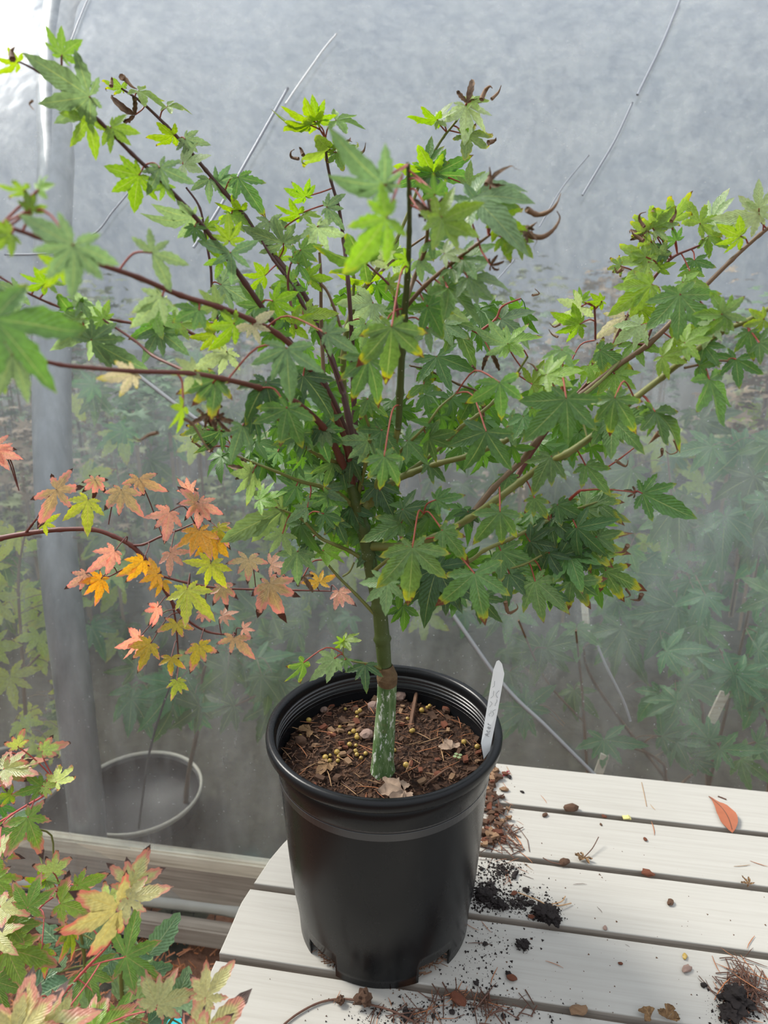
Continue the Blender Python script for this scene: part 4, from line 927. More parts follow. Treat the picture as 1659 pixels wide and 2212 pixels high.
A.many('''122 1058 -112 92 r Y.15; 120 1056 60 60 r Y.15; 190 1080 -92 80 v Y.14; 188 1078 -140 70 r Y.145; 262 1058 -55 78 r Y.15; 258 1056 -130 60 r Y.155; 205 1036 -80 46 r Y.17; 300 1034 -32 66 r Y.17; 300 1032 200 40 r Y.17
366 1106 -95 70 k Y.15; 364 1104 -160 56 k Y.15; 430 1086 -88 60 k Y.15; 432 1084 -30 60 k Y.15; 410 1060 110 34 k Y.16; 425 1085 180 50 r Y.15; 430 1146 -100 66 o Y.16; 455 1162 -80 62 o Y.17; 470 1140 -60 40 q Y.18; 368 1194 -92 56 k Y.16; 370 1192 0 46 r Y.17
248 1190 222 76 k Y.14 r30; 248 1192 250 56 k Y.14 r30; 186 1240 222 54 k Y.14; 190 1240 -110 40 k Y.14; 218 1250 236 56 o Y.15 r30; 310 1210 218 66 o Y.17 r30; 312 1208 240 60 o Y.17 r30; 340 1240 200 50 o Y.18; 350 1255 -100 40 o Y.19
455 1218 178 60 v Y.15; 448 1224 -60 66 k Y.15; 460 1222 -20 50 v Y.16; 404 1274 -88 82 v Y.12 t5; 406 1276 -45 92 v Y.12; 402 1274 210 50 v Y.12; 478 1268 -60 50 r Y.17; 536 1208 -85 52 r Y.17; 536 1206 -10 46 r Y.17; 534 1208 190 48 r Y.17; 583 1260 -76 82 r Y.15 t5; 585 1220 10 46 k Y.18; 690 1258 20 44 o Y.16; 690 1258 180 44 o Y.16; 732 1278 -40 50 k Y.16; 730 1278 -100 44 r Y.16
382 1346 200 50 q Y.18; 384 1346 -20 44 q Y.18; 325 1390 -108 66 q Y.16; 326 1386 190 52 q Y.16; 430 1394 -105 62 q Y.16; 432 1392 -20 48 q Y.16; 370 1420 -92 44 q Y.18; 382 1470 -100 44 v Y.18; 384 1468 -40 34 q Y.18; 505 1378 -45 66 r Y.18; 508 1376 200 40 q Y.18; 440 1320 -90 30 k Y.19; 340 1312 245 48 k Y.18 r55; 300 1378 240 64 k Y.17 r60; 525 1358 0 30 k Y.18; 480 1330 -10 34 k Y.19
-14 962 -15 50 k Y.1; -10 975 -50 56 k Y.1; 95 1130 30 40 y Y.19; 100 1132 -80 30 y Y.19'''.replace(' y Y', ' v Y'))

# ------------------------------------------------------------------ pink and lime maple at lower left, in front of the table
fm = empty('pink_tipped_maple', atY(-60, 2500, -.16), 'lime and pink maple shoots with browned tips leaning in at lower left', 'maple branch')
F = Plant(fm, FLIB, FT_, M_PETP, .0006)
brp(F, '-60,2500,-.16,3.7 -40,2100,-.14,3.1 -30,1860,-.12,2.5 -14,1790,-.10,2.1 22,1762,-.10,2.2 60,1738,-.10,1.9 92,1720,-.10,2.1 122,1690,-.10,1.2', M_PETP)
brp(F, '-60,2500,-.16,3.1 -30,1800,-.08,1.9 -8,1712,-.08,1.9 8,1692,-.08,1.9 35,1660,-.08,1.5 50,1636,-.08,1.2', M_PETP)
brp(F, '-60,2500,-.16,4.3 40,2260,-.18,3.1 130,2155,-.20,2.9 190,2088,-.21,3.1 235,2040,-.22,2.5 265,1990,-.22,2.2 272,1965,-.22,1.9', M_PETP)
brp(F, '-60,2500,-.16,3.1 10,2040,-.12,2.2 85,1962,-.12,1.9 112,1940,-.12,1.9 130,1925,-.12,1.5', M_PETP)
brp(F, '190,2088,-.21,1.9 230,2076,-.22,1.5 270,2068,-.23,1.2', M_PETP)
brp(F, '100,2500,-.2,2.5 330,2250,-.22,1.9 338,2175,-.24,1.5', M_PETP)
brp(F, '100,2500,-.2,2.5 410,2220,-.24,1.9 442,2158,-.25,1.5', M_PETP)
F.near(0, 0)
F.many('''38 1612 80 46 Y Y-.12; 36 1612 165 36 Y Y-.12; 92 1622 22 66 Y Y-.12; 90 1622 65 40 Y Y-.12; 8 1662 18 98 R Y-.12 r50; 10 1665 -20 60 R Y-.12; 90 1698 200 60 w Y-.12 r40; 88 1696 150 50 v Y-.12; 122 1690 48 66 Y Y-.12 r45; 95 1700 -30 34 Y Y-.12; 24 1716 190 40 v Y-.12
60 1766 -62 92 v Y-.14 r3; 58 1766 -112 92 v Y-.14 r3; 60 1766 50 50 w Y-.14; 114 1884 85 54 Y Y-.15; 114 1884 160 52 Y Y-.15; 114 1884 45 54 Y Y-.15; 96 1902 190 50 v Y-.13 r45; 98 1902 -8 54 w Y-.13 r45; 130 1952 42 110 v Y-.15 r10; 130 1950 -15 90 w Y-.13; 130 1950 -70 54 w Y-.13; 168 1912 75 40 v Y-.15; 168 1912 20 66 v Y-.15
283 1916 74 92 R Y-.22; 282 1914 135 76 R Y-.22; 284 1916 35 80 R Y-.215 r30; 277 1942 14 96 R Y-.23 r20; 275 1945 -85 56 R Y-.23; 258 1962 206 130 R Y-.23 r40; 232 1955 60 64 Y Y-.2; 230 1955 110 56 w Y-.2; 150 2010 -85 60 v Y-.22 r50
272 2066 84 110 w Y-.24 r10; 270 2068 -28 98 v Y-.24 r10; 272 2068 -68 80 w Y-.24; 340 2172 66 80 R Y-.26 r5; 338 2172 128 88 R Y-.26; 342 2172 22 96 R Y-.26 r30; 444 2156 52 96 R Y-.27; 444 2156 96 76 R Y-.27; 446 2156 130 60 R Y-.27 r40; 448 2160 0 50 R Y-.27; 440 2250 48 130 R Y-.28; 430 2250 80 90 R Y-.28
186 2100 -62 90 w Y-.2; 188 2096 30 66 w Y-.2; 185 2100 -105 70 v Y-.19; 15 2050 -12 124 v Y-.16 r10; 15 2052 -58 100 v Y-.16; 12 2046 60 80 w Y-.16; 20 2000 40 80 w Y-.17; 0 1960 -10 80 R Y-.18 r40; 60 1960 80 70 w Y-.18; -20 2020 15 80 R Y-.18 r30
40 2240 58 130 R Y-.30; 30 2240 100 100 R Y-.30; 60 2240 20 150 R Y-.30 r20; -10 1790 -60 80 w Y-.1; -20 1850 -30 60 v Y-.1; -10 1900 -50 70 v Y-.14; 0 1830 30 50 R Y-.14 r50; 0 1740 -10 44 g Y-.08; 200 2230 70 90 v Y-.25; 250 2200 20 60 w Y-.22; 130 2200 120 60 R Y-.26; -10 2120 -20 90 w Y-.17; 90 2050 -100 60 v Y-.15''')

# ------------------------------------------------------------------ serrated herb on the ground by the film
def lance_mesh(name, mat, seed, w=.26, n=10, serr=.03, droop=.25, fold=.25):
    R = random.Random(seed); vs = []; fs = []; at = []
    for j in range(n + 1):
        t = j / n; hw = w * math.sin(PI * min(.04 + t ** .8 * .96, 1)) ** .8 if 0 < j < n else .008
        tooth = serr * (1 if j % 2 else -.6) if 0 < j < n else 0; z = -droop * t * t
        vs += [(-(hw + tooth), t + tooth * .5, z + fold * hw), (0, t, z), (hw + tooth, t + tooth * .5, z + fold * hw)]; at += [(t, 1), (t, 0), (t, 1)]
    for j in range(n):
        for k in (0, 1): a = j * 3 + k; fs.append((a, a + 1, a + 4, a + 3))
    me = mesh(name, vs, fs, mat, True); ca = me.color_attributes.new('lf', 'FLOAT_COLOR', 'POINT')
    ca.data.foreach_set('color', [c for t_, s_ in at for c in (t_, s_, 0, 1)]); return me
HLIB = {'flat': [lance_mesh('herb_blade', M_HERB, i) for i in range(4)], 'droop': [lance_mesh('herb_blade', M_HERB, 9 + i, droop=.5, fold=.45) for i in range(3)]}
herb = empty('broad_leaved_herb', atY(300, 2330, .12), 'grey-green herb with saw-toothed leaves growing by the film below the table edge', 'plant')
H = Plant(herb, HLIB, {'a': ((.17, .30, .12), .05, 'flat'), 'b2': ((.10, .22, .09), .05, 'droop'), 'c': ((.26, .38, .12), .05, 'flat')}, M_BR_G, .0012)
brp(H, '300,2330,.12,6 270,2200,.12,5 262,2100,.12,4.5 280,2050,.12,4 300,2010,.12,3', M_BR_G)
brp(H, '300,2330,.12,6 200,2150,.12,4 180,2050,.12,3.6 170,1990,.12,3', M_BR_G)
brp(H, '300,2330,.12,6 340,2250,.12,4 380,2190,.12,3', M_BR_G)
H.near(0, 0)
H.many('''322 2062 54 92 a; 300 2068 35 60 b2; 255 2160 78 110 a; 262 2140 60 100 c; 190 2050 110 80 a; 200 2030 50 90 a; 150 2060 140 80 b2; 180 2010 80 70 a; 240 2110 120 80 b2; 240 2200 20 90 c; 270 2200 60 90 c; 320 2210 40 90 b2; 370 2200 75 90 a; 360 2180 20 90 a; 400 2220 60 80 b2; 440 2212 75 90 a; 150 2120 200 80 b2; 130 2100 110 70 a; 300 2110 20 70 b2; 220 2060 -30 60 b2; 40 2180 60 90 b2; 60 1790 190 70 a; 30 1770 20 40 a; 100 2200 60 90 a; 280 2230 80 60 c; 190 2180 100 80 a''')
m = MB()
for i in range(700):
    u, v = random.uniform(-40, 480), random.uniform(2030, 2300); p = onz(u, v, ZG - .006); a = random.uniform(0, PI); L = random.uniform(.008, .03)
    d = Vector((math.cos(a), math.sin(a), random.uniform(-.2, .4))) * L; p.z += random.uniform(.0, .012)
    m.tube([p - d / 2, p + d / 2], random.uniform(.0006, .0015), 3)
tag(m.build('mulch_needles', M_NEEDLE), 'reddish brown needle mulch on the ground under the lower left plants', kind='stuff', cat='mulch')
c = onz(395, 2216, ZG)
tq = empty('turquoise_tray', (c.x, c.y, ZG), 'turquoise plastic tray on the mulch at the very bottom left', 'tray')
m = MB(); m.box(c + Vector((0, -.02, .02)), (.045, .03, .003)); m.build('floor_plate', M_TURQ, tq)
m = MB()
for dx, dy, hx, hy in ((-.045, 0, .002, .03), (.045, 0, .002, .03), (0, .03, .047, .002), (0, -.03, .047, .002)): m.box(c + Vector((dx, -.02 + dy, .03)), (hx, hy, .012))
m.build('side_wall', M_TURQ, tq)

# ------------------------------------------------------------------ maples growing inside the tunnel, seen through the film
def inside(label, base, stems, leaves, tones=TONES, lib_=LIB, name='tunnel_maple', group=None):
    r = empty(name, Vector((base[0], base[1], ZG)), label, 'maple tree', group); P = Plant(r, lib_, tones, M_BR_B, .0008); P.inside = True
    for s_ in stems: brp(P, s_, M_BR_B)
    P.near(0, 0); P.many(leaves); return P
IT = {'a': ((.07, .19, .07), .08, 'droop'), 'b3': ((.10, .23, .07), .15, 'droop'), 'k': ((.34, .44, .10), .6, 'flat'), 'm': ((.07, .14, .045), .2, 'droop')}
def scat(n, u0, u1, v0, v1, l0, l1, tones, Y0, Y1, seed):
    R = random.Random(seed); out = []
    for _ in range(n):
        u, v = R.uniform(u0, u1), R.uniform(v0, v1)
        out.append('%d %d %d %d %s Y%.3f' % (u, v, R.uniform(-170, -10), R.uniform(l0, l1), R.choice(tones), R.uniform(Y0, Y1)))
    return ';'.join(out)
inside('soft green maple filling the right side behind the film', (.42, .95), ['1560,2250,.95,6 1530,1700,.95,5 1500,1400,.92,4 1460,1150,.9,3 1440,960,.9,2', '1530,1700,.95,4 1600,1400,.9,3 1640,1200,.9,2', '1560,2250,.95,5 1660,1700,.9,3.4 1640,1500,.85,2.4', '1530,1800,.95,4 1300,1500,.9,3 1260,1400,.85,2.4'],
       scat(46, 1330, 1680, 950, 1420, 60, 105, ['a', 'a', 'b3', 'm'], .62, 1.0, 3) + ';' + scat(14, 1400, 1680, 1400, 1520, 60, 90, ['a', 'm'], .6, .9, 8) + ';1590 1455 -88 74 a Y.52;1600 1455 -30 70 a Y.52; 1585 1455 190 70 a Y.52', IT)
inside('low green maple shoots behind the film just above the table edge at right', (.40, .62), ['1450,2100,.62,5 1440,1720,.60,4 1420,1640,.56,3 1310,1600,.52,2.4', '1440,1720,.60,3 1540,1640,.56,3 1640,1600,.52,2'],
       '1305 1598 -95 60 a Y.47;1307 1598 -10 90 a Y.47;1303 1598 190 66 a Y.47;1455 1600 -20 70 a Y.47;1430 1590 5 76 a Y.47;1460 1600 -60 60 a Y.47;1532 1598 95 60 a Y.47;1555 1618 -5 90 a Y.47;1550 1618 -110 50 a Y.47;1560 1620 190 60 a Y.47;1635 1605 60 50 a Y.47;1640 1610 -60 60 a Y.47;1135 1530 215 90 a Y.50;1140 1525 40 90 a Y.50;1130 1540 -100 60 a Y.50;1600 1640 -30 80 b3 Y.5;1500 1640 -10 60 a Y.5', IT)
inside('broad lobed green leaves on a thin stem behind the film, left of the wooden stake', (.25, .62), ['1290,2050,.62,4 1262,1560,.60,3 1252,1440,.56,2.4 1244,1362,.50,2', '1262,1560,.60,2.6 1180,1470,.58,2 1120,1340,.52,2'],
       '1246 1356 -90 76 b3 Y.475 r0;1248 1358 -40 66 b3 Y.475;1244 1358 215 60 b3 Y.475;1100 1320 -95 70 b3 Y.5;1102 1320 -20 70 b3 Y.5;1080 1325 200 60 m Y.5;1170 1400 -90 80 m Y.56;1180 1400 -20 70 m Y.56;1170 1400 200 70 m Y.56;1240 1490 -90 70 m Y.62;1100 1450 -80 80 m Y.66', IT)
inside('yellowing maple with pale-edged leaves behind the film at far left', (-.75, .85), ['60,2200,.85,6 60,1700,.85,5 50,1450,.8,4 40,1250,.8,3 60,1130,.8,2', '50,1450,.8,3 100,1400,.75,2.4', '60,1700,.85,3 30,1560,.75,2'],
       '85 1372 -75 62 k Y.66;82 1372 190 56 k Y.66;86 1374 -20 60 k Y.66;22 1462 -80 74 k Y.62;20 1460 20 70 k Y.62;18 1462 190 70 k Y.62;45 1560 -80 60 k Y.66;50 1560 0 50 k Y.66;' + scat(34, -40, 160, 1130, 1420, 45, 75, ['k', 'm', 'k'], .75, 1.1, 12) + ';' + scat(10, 0, 150, 1480, 1620, 40, 60, ['k', 'm'], .7, .9, 15), IT)
inside('dim fine-leaved green maple behind the film between the hoop and the pot', (-.25, .9), ['400,2150,.9,6 400,1750,.9,5 430,1560,.85,4 440,1450,.8,3 480,1380,.8,2', '430,1560,.85,3 330,1480,.8,2', '430,1560,.85,3 560,1500,.8,2'],
       scat(26, 260, 620, 1430, 1530, 50, 90, ['m', 'a', 'm'], .62, .95, 21) + ';' + scat(16, 480, 660, 1300, 1440, 60, 90, ['m', 'a'], .8, 1.1, 22), IT)
inside('dim green and tan thicket behind the film to the left of the trunk', (-.2, 1.8), ['500,1900,1.8,5 480,1500,1.8,4 450,1200,1.8,3 430,950,1.8,2', '480,1500,1.8,4 600,1200,1.8,3 650,1000,1.8,2', '480,1500,1.8,4 300,1200,1.8,3 250,1000,1.8,2'],
       scat(120, 150, 760, 780, 1480, 40, 75, ['m', 'k', 'a', 'm'], 1.5, 2.3, 31), IT)
inside('dim green and tan thicket behind the film to the right of the pot', (.6, 2.0), ['1100,1850,2,5 1080,1450,2,4 1150,1200,2,3 1200,1000,2,2', '1080,1450,2,4 950,1200,2,3 900,1000,2,2', '1100,1850,2,4 1400,1400,2,3 1500,1100,2,2'],
       scat(120, 850, 1660, 850, 1560, 40, 75, ['m', 'k', 'a', 'm'], 1.6, 2.4, 41), IT)

# dense greenery on the far side of the tunnel, too far behind the film to tell leaf from leaf
def far_green():
    R = random.Random(9); vs = []; fs = []; src = LIB['flat'][2]; base = [v.co.copy() for v in src.vertices][:]
    tri = [((0, 0), (.5, .35), (0, 1), (-.5, .35))]
    mats = [simple('far_leaf_green', (.10, .20, .07), .6, .4, 5), simple('far_leaf_olive', (.22, .25, .10), .6, .4, 5), simple('far_leaf_tan', (.30, .22, .14), .7, .4, 5)]
    mi = []
    for c in range(150):
        x = R.uniform(-3.2, 3.2); y = R.uniform(1.8, 4.6); h_ = R.uniform(.3, 1.1); rad = R.uniform(.14, .3); k_ = R.choice((0, 0, 1, 1, 2))
        for i in range(95):
            d = Vector((R.gauss(0, 1), R.gauss(0, 1), R.gauss(0, 1))).normalized() * rad * R.uniform(.3, 1); p = Vector((x, y, ZG + h_)) + d * 1.0; s_ = R.uniform(.025, .05)
            A_ = Matrix.Rotation(R.uniform(0, 6.3), 3, 'Z') @ Matrix.Rotation(R.uniform(-1.2, 1.2), 3, 'X'); n0 = len(vs)
            for a in range(5):
                q = (a - 2) * .75; D_ = Vector((math.sin(q), math.cos(q), -.15)); S_ = Vector((math.cos(q), -math.sin(q), 0))
                n1 = len(vs)
                for w_, t_ in ((0, 0), (.16, .4), (0, 1), (-.16, .4)): vs.append(p + A_ @ (D_ * t_ + S_ * w_) * s_)
                fs.append((n1, n1 + 1, n1 + 2, n1 + 3)); mi.append(k_)
        for j in range(2):
            n1 = len(vs); xx = x + R.uniform(-.1, .1); w_ = .006
            vs.extend([Vector((xx - w_, y, ZG)), Vector((xx + w_, y, ZG)), Vector((xx + w_, y, ZG + h_)), Vector((xx - w_, y, ZG + h_))]); fs.append((n1, n1 + 1, n1 + 2, n1 + 3)); mi.append(2)
    me = mesh('far_greenery', vs, fs, mats); me.polygons.foreach_set('material_index', mi); return me
tag(link('far_greenery', far_green()), 'blurred mass of distant green and tan plants on the far side of the tunnel', kind='stuff', cat='plants')

def haze_backdrop():  # backdrop added to tone the film, with pale haze put into its colour
    vs = []; fs = []; n = 220; prof = [(0, 0), (-.15, 1.2), (-.2, 3.2), (.2, 5.0), (1.2, 6.4), (3.0, 7.2)]
    for i in range(n + 1):
        x = -14 + 28 * i / n
        for j, (y, z) in enumerate(prof):
            q = Vector((x * 1.1, j * .9, 0)); vs.append(WB + DW * x + NW * (8.6 + y + .35 * noise.noise(q)) + Vector((0, 0, ZG + z * (1.0 + .10 * noise.noise(Vector((x * .5, 7, 0)))) + .10 * noise.noise(q * 2.3) * (j > 0))))
    k = len(prof)
    for i in range(n):
        for j in range(k - 1): a = i * k + j; fs.append((a, a + k, a + k + 1, a + 1))
    t = NT('painted_haze_grey'); f = t.noise(3.5, 6, .75)
    return mesh('added_backdrop', vs, fs, t.fin(t.bsdf(t.ramp(f, (.35, (.31, .35, .43)), (.65, (.38, .42, .49))), .9, .1, bump=f, bs=.3, bd=.1)), True)
tag(link('added_backdrop', haze_backdrop()), 'added tree-like backdrop in painted haze grey beyond the tunnel, toning the film', kind='stuff', cat='trees')
# ------------------------------------------------------------------ litter on the table and in the pot
DR = random.Random(77)
def needle_mesh(mat, seed, L=1.0, r=.035):
    R = random.Random(seed); b_ = R.uniform(-.12, .12); m = MB()
    m.tube([(-.5 * L, 0, r), (-.2 * L, b_ * .7, r * 1.2), (.2 * L, b_, r * 1.2), (.5 * L, b_ * .2, r)], [r * .5, r, r, r * .35], 4)
    return m.mesh('conifer_needle', mat, True)
NEED = [needle_mesh(mt, i) for i, mt in enumerate([M_NEEDLE, M_NEEDLE, M_NEEDLE_D, M_NEEDLE, M_NEEDLE_T, M_NEEDLE_D])]
def rock(name, mat, seed, fl=.6, amp=.35, sub=2):
    bm = bmesh.new(); bmesh.ops.create_icosphere(bm, subdivisions=sub, radius=.5)
    o_ = Vector((seed * 3.1, seed * 1.7, 0))
    for v in bm.verts:
        v.co *= 1 + amp * (.7 * noise.noise(v.co * 2.6 + o_) + .45 * noise.noise(v.co * 7 + o_)); v.co.z *= fl
    zmin = min(v.co.z for v in bm.verts)
    for v in bm.verts: v.co.z -= zmin
    me = bpy.data.meshes.new(name); bm.to_mesh(me); bm.free(); me.materials.append(mat); return me
def chip(name, mat, seed):
    R = random.Random(seed); bm = bmesh.new(); bmesh.ops.create_cube(bm, size=1); bmesh.ops.subdivide_edges(bm, edges=bm.edges, cuts=1, use_grid_fill=True)
    for v in bm.verts:
        v.co.z *= R.uniform(.25, .45); v.co.y *= .62; v.co *= 1 + .35 * noise.noise(v.co * 2 + Vector((seed * 2.3, 0, 0)))
    zmin = min(v.co.z for v in bm.verts)
    for v in bm.verts: v.co.z -= zmin
    me = bpy.data.meshes.new(name); bm.to_mesh(me); bm.free(); me.materials.append(mat); return me
CCOL = ['brown', 'tan', 'brown', 'brick-red'] * 2
def quad(x, y): return ('back' if y > .03 else 'front' if y < -.04 else 'middle') + (' left' if x < -.03 else ' right' if x > .03 else ' centre')
CHIPS = [chip('bark_chip', [M_BARK, M_BARK_L, M_BARK, M_BARK_R][i % 4], i) for i in range(8)]
def put(name, me, p, size, yaw=None, tiltx=0, label=None, cat=None, group=None, sc=(1, 1, 1)):
    M = Matrix.Translation(p) @ Matrix.Rotation(DR.uniform(0, 2 * PI) if yaw is None else yaw, 4, 'Z') @ Matrix.Rotation(tiltx, 4, 'Y') @ Matrix.Diagonal((size * sc[0], size * sc[1], size * sc[2], 1))
    return tag(link(name, me, None, M), label, cat, group)
def pyaw(u0, v0, u1, v1, z=0):
    a, b_ = onz(u0, v0, z), onz(u1, v1, z); d = b_ - a; return (a + b_) / 2, d.length, math.atan2(d.y, d.x)
def needle_px(u0, v0, u1, v1, k=0, label=None, group=None, z=.0006, zt=0):
    c, L, yw = pyaw(u0, v0, u1, v1, z)
    return put('conifer_needle', NEED[k % 6], Vector((c.x, c.y, z)), L, yw, zt, label or 'single dry conifer needle lying loose on the pale planks', 'needle', group or 'loose needles on the table', (1, .6, .6) if L > .012 else (1, 1, 1))
LNE = '1168 1718 1181 1736 0;1405 1738 1416 1750 4;1407 1775 1413 1805 0;1630 2022 1614 2050 3;1178 2076 1217 2092 0;1011 2038 1065 2043 2;1238 1911 1268 1911 2;1075 2090 1060 2130 1;1538 2065 1558 2105 1;1540 2120 1550 2140 0;1094 1655 1106 1675 4;1086 1690 1100 1708 3;1095 1785 1130 1835 0;1075 1770 1105 1800 3;1090 1800 1125 1830 1;1040 1780 1080 1800 4;1118 1838 1150 1865 0;1050 1812 1075 1830 3;1060 1738 1100 1750 4;1066 1748 1110 1750 0;1103 1740 1096 1760 3;1070 1665 1075 1680 3;1085 1870 1100 1905 2;1095 1880 1105 1910 3;1130 1862 1152 1880 4;720 2168 735 2140 3;838 2155 845 2175 0;868 2152 880 2175 3;880 2195 935 2178 3;900 2190 870 2212 2;855 2180 895 2186 2;922 2180 968 2172 0;1010 2130 1004 2160 1;1040 1990 1062 2015 3;1005 1995 1035 2010 1;1350 2040 1360 2046 2;1290 1960 1300 1972 2;1620 1860 1659 1872 3;1585 1872 1620 1868 4'
for q in LNE.split(';'):
    a = q.split(); needle_px(*map(float, a[:4]), int(a[4]))
# heap of dark needles and peat at lower right
NEEDC = ['orange-brown', 'orange-brown', 'dark brown', 'orange-brown', 'tan', 'dark brown']
def heap(cu, cv, su, sv, n, seed, kinds, L0=.012, L1=.04, label=None, group=None, rise=.010):
    R = random.Random(seed)
    for i in range(n):
        u, v = R.gauss(cu, su), R.gauss(cv, sv); p = onz(u, v); h_ = rise * math.exp(-((u - cu) / su / 1.2) ** 2 - ((v - cv) / sv / 1.2) ** 2)
        if not (p.dot(DW) < 1.2): continue
        k_ = R.choice(kinds); L_ = R.uniform(L0, L1); q_ = ('upper' if v < cv else 'lower') + ' ' + ('left' if u < cu else 'right'); sz_ = 'long' if L_ > (L0 + L1) / 2 else 'short'
        put('conifer_needle', NEED[k_], Vector((p.x, p.y, .0004 + R.uniform(0, 1) * h_)), L_, R.uniform(0, PI), R.uniform(-.25, .25) * (h_ > .002), '%s %s needle, %s of the %s' % (sz_, NEEDC[k_], q_, label), 'needle', '%s %s needles %s of the %s' % (sz_, NEEDC[k_], q_, group), (1, .55, .55))
heap(1610, 2140, 34, 34, 66, 1, (2, 5, 2, 0, 5), .015, .034, 'heap at the table right', 'right heap')
heap(1000, 2165, 55, 14, 46, 2, (2, 5, 0, 2), .010, .030, 'drift by the pot foot', 'foot drift', .004)
heap(1075, 1795, 22, 24, 30, 3, (0, 1, 3, 4, 2), .010, .026, 'bark spill beside the pot', 'bark spill', .006)
heap(890, 2195, 40, 12, 20, 4, (2, 5, 0, 3), .010, .024, 'scatter in front of the pot', 'front scatter', .003)
heap(1100, 1885, 18, 14, 14, 6, (2, 0, 5), .008, .018, 'peat smear behind the big lump', 'peat smear', .003)
# bark chips spilled beside the pot
R = random.Random(8)
for i in range(74):
    t = R.random(); u = 1062 - 18 * abs(t - .1) + R.gauss(0, 15) + (12 if t > .5 else 0); v = 1660 + 172 * t; p = onz(u, v)
    if math.hypot(p.x, p.y) < .108: continue
    k = R.randrange(8); w_ = ('at the back edge of the table' if v < 1700 else 'by the first plank gap' if v < 1760 else 'in the middle of the spill' if v < 1795 else 'by the second plank gap')
    put('bark_chip', CHIPS[k], p + Vector((0, 0, R.uniform(0, .004))), R.uniform(.0045, .0115), None, R.uniform(-.6, .6), CCOL[k] + ' bark chip spilled right of the pot, ' + w_, 'bark chip', CCOL[k] + ' bark chips ' + w_)
def crumbs(name, spots, n, mat, smin, smax, label, seed, z0=0.0, lumps=0):
    R = random.Random(seed); m = MB(); base = [Vector(q) for q in ((1, 0, -.3), (-.5, .87, -.3), (-.5, -.87, -.3), (0, 0, .9))]
    for i in range(n):
        cu, cv, su, sv, wgt = R.choices(spots, [s_[4] for s_ in spots])[0]
        u, v = R.gauss(cu, su), R.gauss(cv, sv); p = onz(u, v, z0); b_ = p.dot(NW)
        if any(abs(b_ - g_ - 0) < .004 for g_ in gaps) or b_ > farb - .004: continue
        s_ = smin * (smax / smin) ** (R.random() ** 2.2); q = R.uniform(0, 6.28); cq, sq = math.cos(q), math.sin(q)
        hh = R.uniform(.5, 1)
        m.add([p + Vector((b2.x * cq - b2.y * sq * R.uniform(.5, 1), b2.x * sq + b2.y * cq, (b2.z + .3) * hh)) * s_ for b2 in base], [(0, 1, 3), (1, 2, 3), (2, 0, 3), (0, 2, 1)])
    if lumps:
        for i in range(lumps):
            cu, cv, su, sv, wgt = R.choices(spots, [s_[4] ** 2 for s_ in spots])[0]; p = onz(R.gauss(cu, su * .6), R.gauss(cv, sv * .6)); b_ = p.dot(NW)
            if any(abs(b_ - g_) < .006 for g_ in gaps): continue
            rk = LUMPS[i % 6]; s_ = R.uniform(.0025, .007); A_ = Matrix.Translation(p) @ Matrix.Rotation(R.uniform(0, 6), 4, 'Z') @ Matrix.Scale(s_, 4)
            m.add([A_ @ v.co for v in rk.vertices], [tuple(f.vertices) for f in rk.polygons])
    return tag(m.build(name, mat), label, kind='stuff', cat='soil')
LUMPS = [rock('lump_source', M_BLACKSOIL, 70 + i, .55, 1.1, 2) for i in range(6)]
crumbs('peat_crumbs', [(1045, 1935, 22, 18, 5), (1180, 1978, 14, 12, 6), (1120, 1950, 30, 14, 3), (1085, 1880, 22, 12, 2.5), (1060, 1900, 40, 30, 1.5), (1050, 2040, 45, 30, 1.0), (1130, 2045, 8, 6, .5), (1020, 2110, 40, 30, .7), (1000, 2180, 90, 20, 1.4), (1600, 2170, 35, 22, 3), (1575, 2185, 12, 16, 2), (860, 2195, 60, 14, .8)], 5200, M_BLACKSOIL, .0005, .0024, 'black peat crumbs smeared over the planks right of the pot', 5, lumps=190)
crumbs('brown_crumbs', [(1060, 1900, 90, 90, 1), (1300, 2000, 220, 110, .8), (1000, 2170, 160, 30, 1), (1060, 1750, 25, 70, 1.2)], 420, M_BARK, .0005, .0016, 'fine brown specks scattered over the table planks', 6)
# peat lumps
for i, (u, v, s_, lb) in enumerate([(1183, 1985, .022, 'largest black peat lump right of the pot'), (1172, 1972, .014, 'black peat lump touching the back of the largest lump'), (1195, 1992, .014, 'black peat lump at the right end of the largest lump'), (1045, 1940, .013, 'black peat lump in the smear nearest the pot'), (1078, 1958, .012, 'black peat lump between the pot and the largest lump'), (1130, 2044, .011, 'small black peat lump alone on the plank near the pot foot'), (1590, 2165, .024, 'black peat lump under the needle heap'), (1580, 2195, .018, 'black peat lump below the needle heap at the right edge'), (1138, 1926, .006, 'tiny blue-black clod above the thin dry twig'), (1098, 2106, .005, 'tiny black clod left of the red bark flake')]):
    put('peat_lump', rock('peat_lump', M_BLACKSOIL, i + 20, .5, 1.2, 4), onz(u, v), s_, None, 0, lb, 'soil lump')
